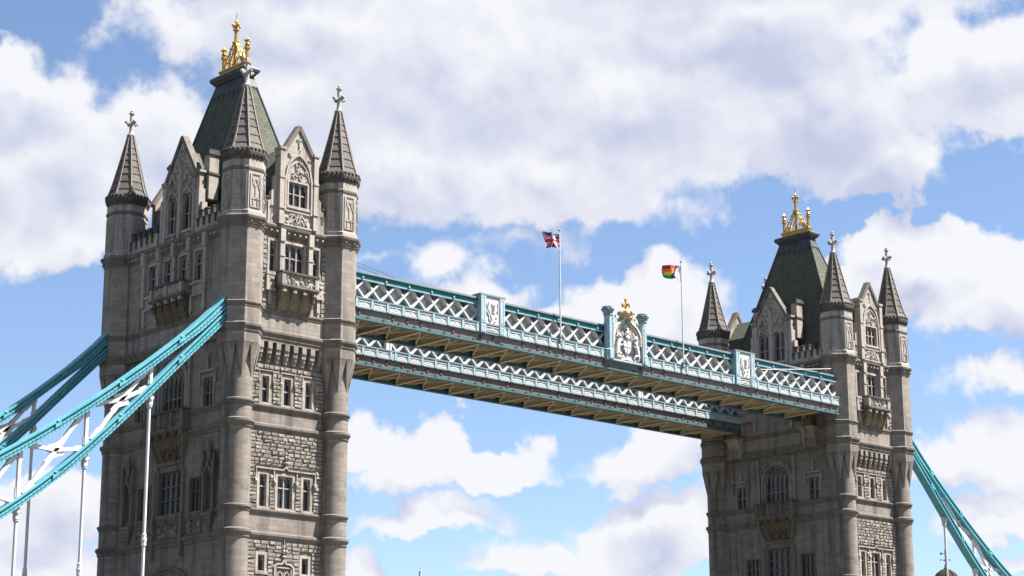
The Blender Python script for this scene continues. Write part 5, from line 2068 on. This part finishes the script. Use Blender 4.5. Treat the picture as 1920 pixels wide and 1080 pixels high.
def progress(u, v):
    """0-5 stripes, 6 white, 7 pink, 8 light blue, 9 brown, 10 black"""
    q = u * 0.86 + abs(v - .5) * 0.62
    for lim, m in ((0.16, 6), (0.28, 7), (0.37, 8), (0.42, 9), (0.55, 10)):
        if q < lim:
            return m
    return min(5, int(v * 6))


def shape_prog(u, v, H, L):
    wav = 0.22 * sin(u * 7.0 + v * 3.0) * (0.3 + u)
    x = -L * u * 0.88
    top = -0.16 * u + .05 * sin(u * 5)
    bot = -H + 0.30 * u * H + .06 * sin(u * 6)
    k = min(1, max(0, (u - .12) * 2.2))
    vv = v * (1 - k) + (v * 1.45 if v < .66 else (1.32 - v) * 1.45) * k
    curl = 0.16 * k * max(0, v - .6) * 2.5
    return (x, wav + 0.4 * u + curl, top + (bot - top) * vv)


flag('national_flag', 'rumpled red, white and blue crossed flag on the left pole', 31.80, 57.2, 1.6, 2.15, union, ['flag_blue', 'flag_white', 'flag_red'], shape_union)
flag('rainbow_flag', 'rainbow flag with pink, white and black chevron on the right pole', 49.55, 57.05, 2.0, 2.5, progress,
     ['flag_red', 'flag_orange', 'flag_yellow', 'flag_green', 'flag_royal', 'flag_violet', 'flag_white', 'flag_pink', 'flag_light_blue', 'flag_brown', 'flag_black'], shape_prog)


def cable(name, label, pts, r, m, cat, group=None):
    mb = MB()
    o = Vector(pts[0])
    mb.tube([Vector(p) - o for p in pts], r, 6)
    ob = link(name, mb.mesh(name, m), None, tuple(o))
    ob['label'] = label
    ob['category'] = cat
    if group:
        ob['group'] = group
    return ob


cable('stay_wire', 'upper of two thin dark wires from the near tower down to the walkway roof', [(6.75, -9.9, 49.95), (9.0, -10.0, 49.55), (11.4, -10.1, 49.12)], 0.026, 'dark_metal', 'wire', 'thin wires at the near tower')
cable('stay_wire', 'lower of two thin dark wires from the near tower down to the walkway roof', [(6.75, -9.9, 49.65), (8.2, -10.0, 49.35), (9.6, -10.1, 49.10)], 0.026, 'dark_metal', 'wire', 'thin wires at the near tower')
cable('stay_rod', 'thin white horizontal rod in front of the walkway lattice at the far tower', [(61.7, -10.75, 47.75), (68.5, -10.6, 48.75), (74.6, -10.2, 49.75)], 0.04, 'white_paint', 'rod')

# ------------------------------------------------------------------ far roofs low in the picture
P0 = Vector((249.66, 97.55, 49.24))
zb = P0.z
dm = thing('domed_building', 'brown lead dome with a weathervane, low behind the right chain', 'dome', (P0.x, P0.y, 0))
mb = MB()
mb.lathe([(3.3, zb - 4.2), (3.2, zb - 3.2), (2.75, zb - 2.0), (2.0, zb - .95), (1.15, zb - .3), (0.5, zb), (0.35, zb + .12)], 20, smooth=True)
d1 = part('dome', mb, 'dome_lead', dm)
for k in range(10):
    mb = MB()
    a = k * pi / 5
    mb.tube([(r * cos(a), r * sin(a), z + .05) for r, z in ((3.3, zb - 4.2), (3.2, zb - 3.2), (2.75, zb - 2.0), (2.0, zb - .95), (1.15, zb - .3), (0.5, zb))], .09, 5)
    part('rib', mb, 'dome_lead', d1)
mb = MB()
mb.lathe([(.38, zb), (.42, zb + .25), (.25, zb + .4), (.16, zb + .9), (.22, zb + 1.0), (.05, zb + 1.15), (.05, zb + 3.9), (.12, zb + 4.0), (.02, zb + 4.15)], 8)
fin = part('finial', mb, 'dark_metal', dm)
mb = MB()
a = Vector((rt.x, rt.y, 0)).normalized()
b = Vector((-a.y, a.x, 0))
for q in (a, b):
    mb.bar(q * -.95 + Vector((0, 0, zb + 2.0)), q * .95 + Vector((0, 0, zb + 2.0)), .08, .08)
    for sg in (-1, 1):
        mb.blob(tuple(q * sg * .95 + Vector((0, 0, zb + 2.0))), .15, .15, .17)
mb.bar(a * -.9 + Vector((0, 0, zb + 3.3)), a * .5 + Vector((0, 0, zb + 3.3)), .1, .07)
mb.prism([tuple(a * s + b * .03 + Vector((0, 0, zb + z))) for s, z in ((-.95, 3.0), (-.35, 3.3), (-.95, 3.65))], [tuple(a * s - b * .03 + Vector((0, 0, zb + z))) for s, z in ((-.95, 3.0), (-.35, 3.3), (-.95, 3.65))])
part('weathervane', mb, 'dark_metal', dm)
mb = MB()
mb.lathe([(3.4, zb - 7), (3.4, zb - 4.5), (3.6, zb - 4.4), (3.6, zb - 4.2)], 16)
part('drum', mb, 'brick_far', dm)
mb = MB()
mb.box(-9, 9, -9, 9, 0, zb - 7)
part('building_body', mb, 'brick_far', dm)

P1 = Vector((298.26, 322.52, 72.73))
ms = thing('spire_mast', 'tiny pale spire tip at the bottom edge between the towers', 'spire', (P1.x, P1.y, 0))
mb = MB()
mb.lathe([(0.9, P1.z - 9), (0.35, P1.z - 1.6), (0.45, P1.z - 1.5), (.12, P1.z - 1.1), (.10, P1.z)], 8)
part('spire', mb, 'finial_stone', ms)
mb = MB()
mb.box(-2, 2, -2, 2, 0, P1.z - 9)
part('shaft', mb, 'brick_far', ms)

# ------------------------------------------------------------------ river, piers, roadway (below the frame)
mb = MB()
mb.add([(-6000, -6000, 0), (6000, -6000, 0), (6000, 6000, 0), (-6000, 6000, 0)], [(0, 1, 2, 3)])
o = part('river', mb, 'river_water', None, kind='structure')
for x in (0, SPAN):
    mb = MB()
    pts = [(-10.5, -16), (-6, -24), (0, -28), (6, -24), (10.5, -16), (10.5, 16), (6, 24), (0, 28), (-6, 24), (-10.5, 16)]
    mb.prism([(x + a, b, -3) for a, b in pts], [(x + a, b, 8.5) for a, b in pts])
    part('pier', mb, 'granite', None, kind='structure')
mb = MB()
mb.box(-95, -4.9, -7.6, 7.6, 8.4, 9.3)
mb.box(4.9 + SPAN, 175, -7.6, 7.6, 8.4, 9.3)
mb.box(5.5, SPAN - 5.5, -7.6, 7.6, 8.4, 9.3)
part('road', mb, 'asphalt', None, kind='structure')

for o in bpy.data.objects:
    if o.type == 'MESH' and o.parent and o.name.split('.')[0] in ('tracery', 'carved_panel', 'mantling', 'panel_relief', 'arch_cusp', 'crown_carving', 'cypher'):
        o['kind'] = 'stuff'
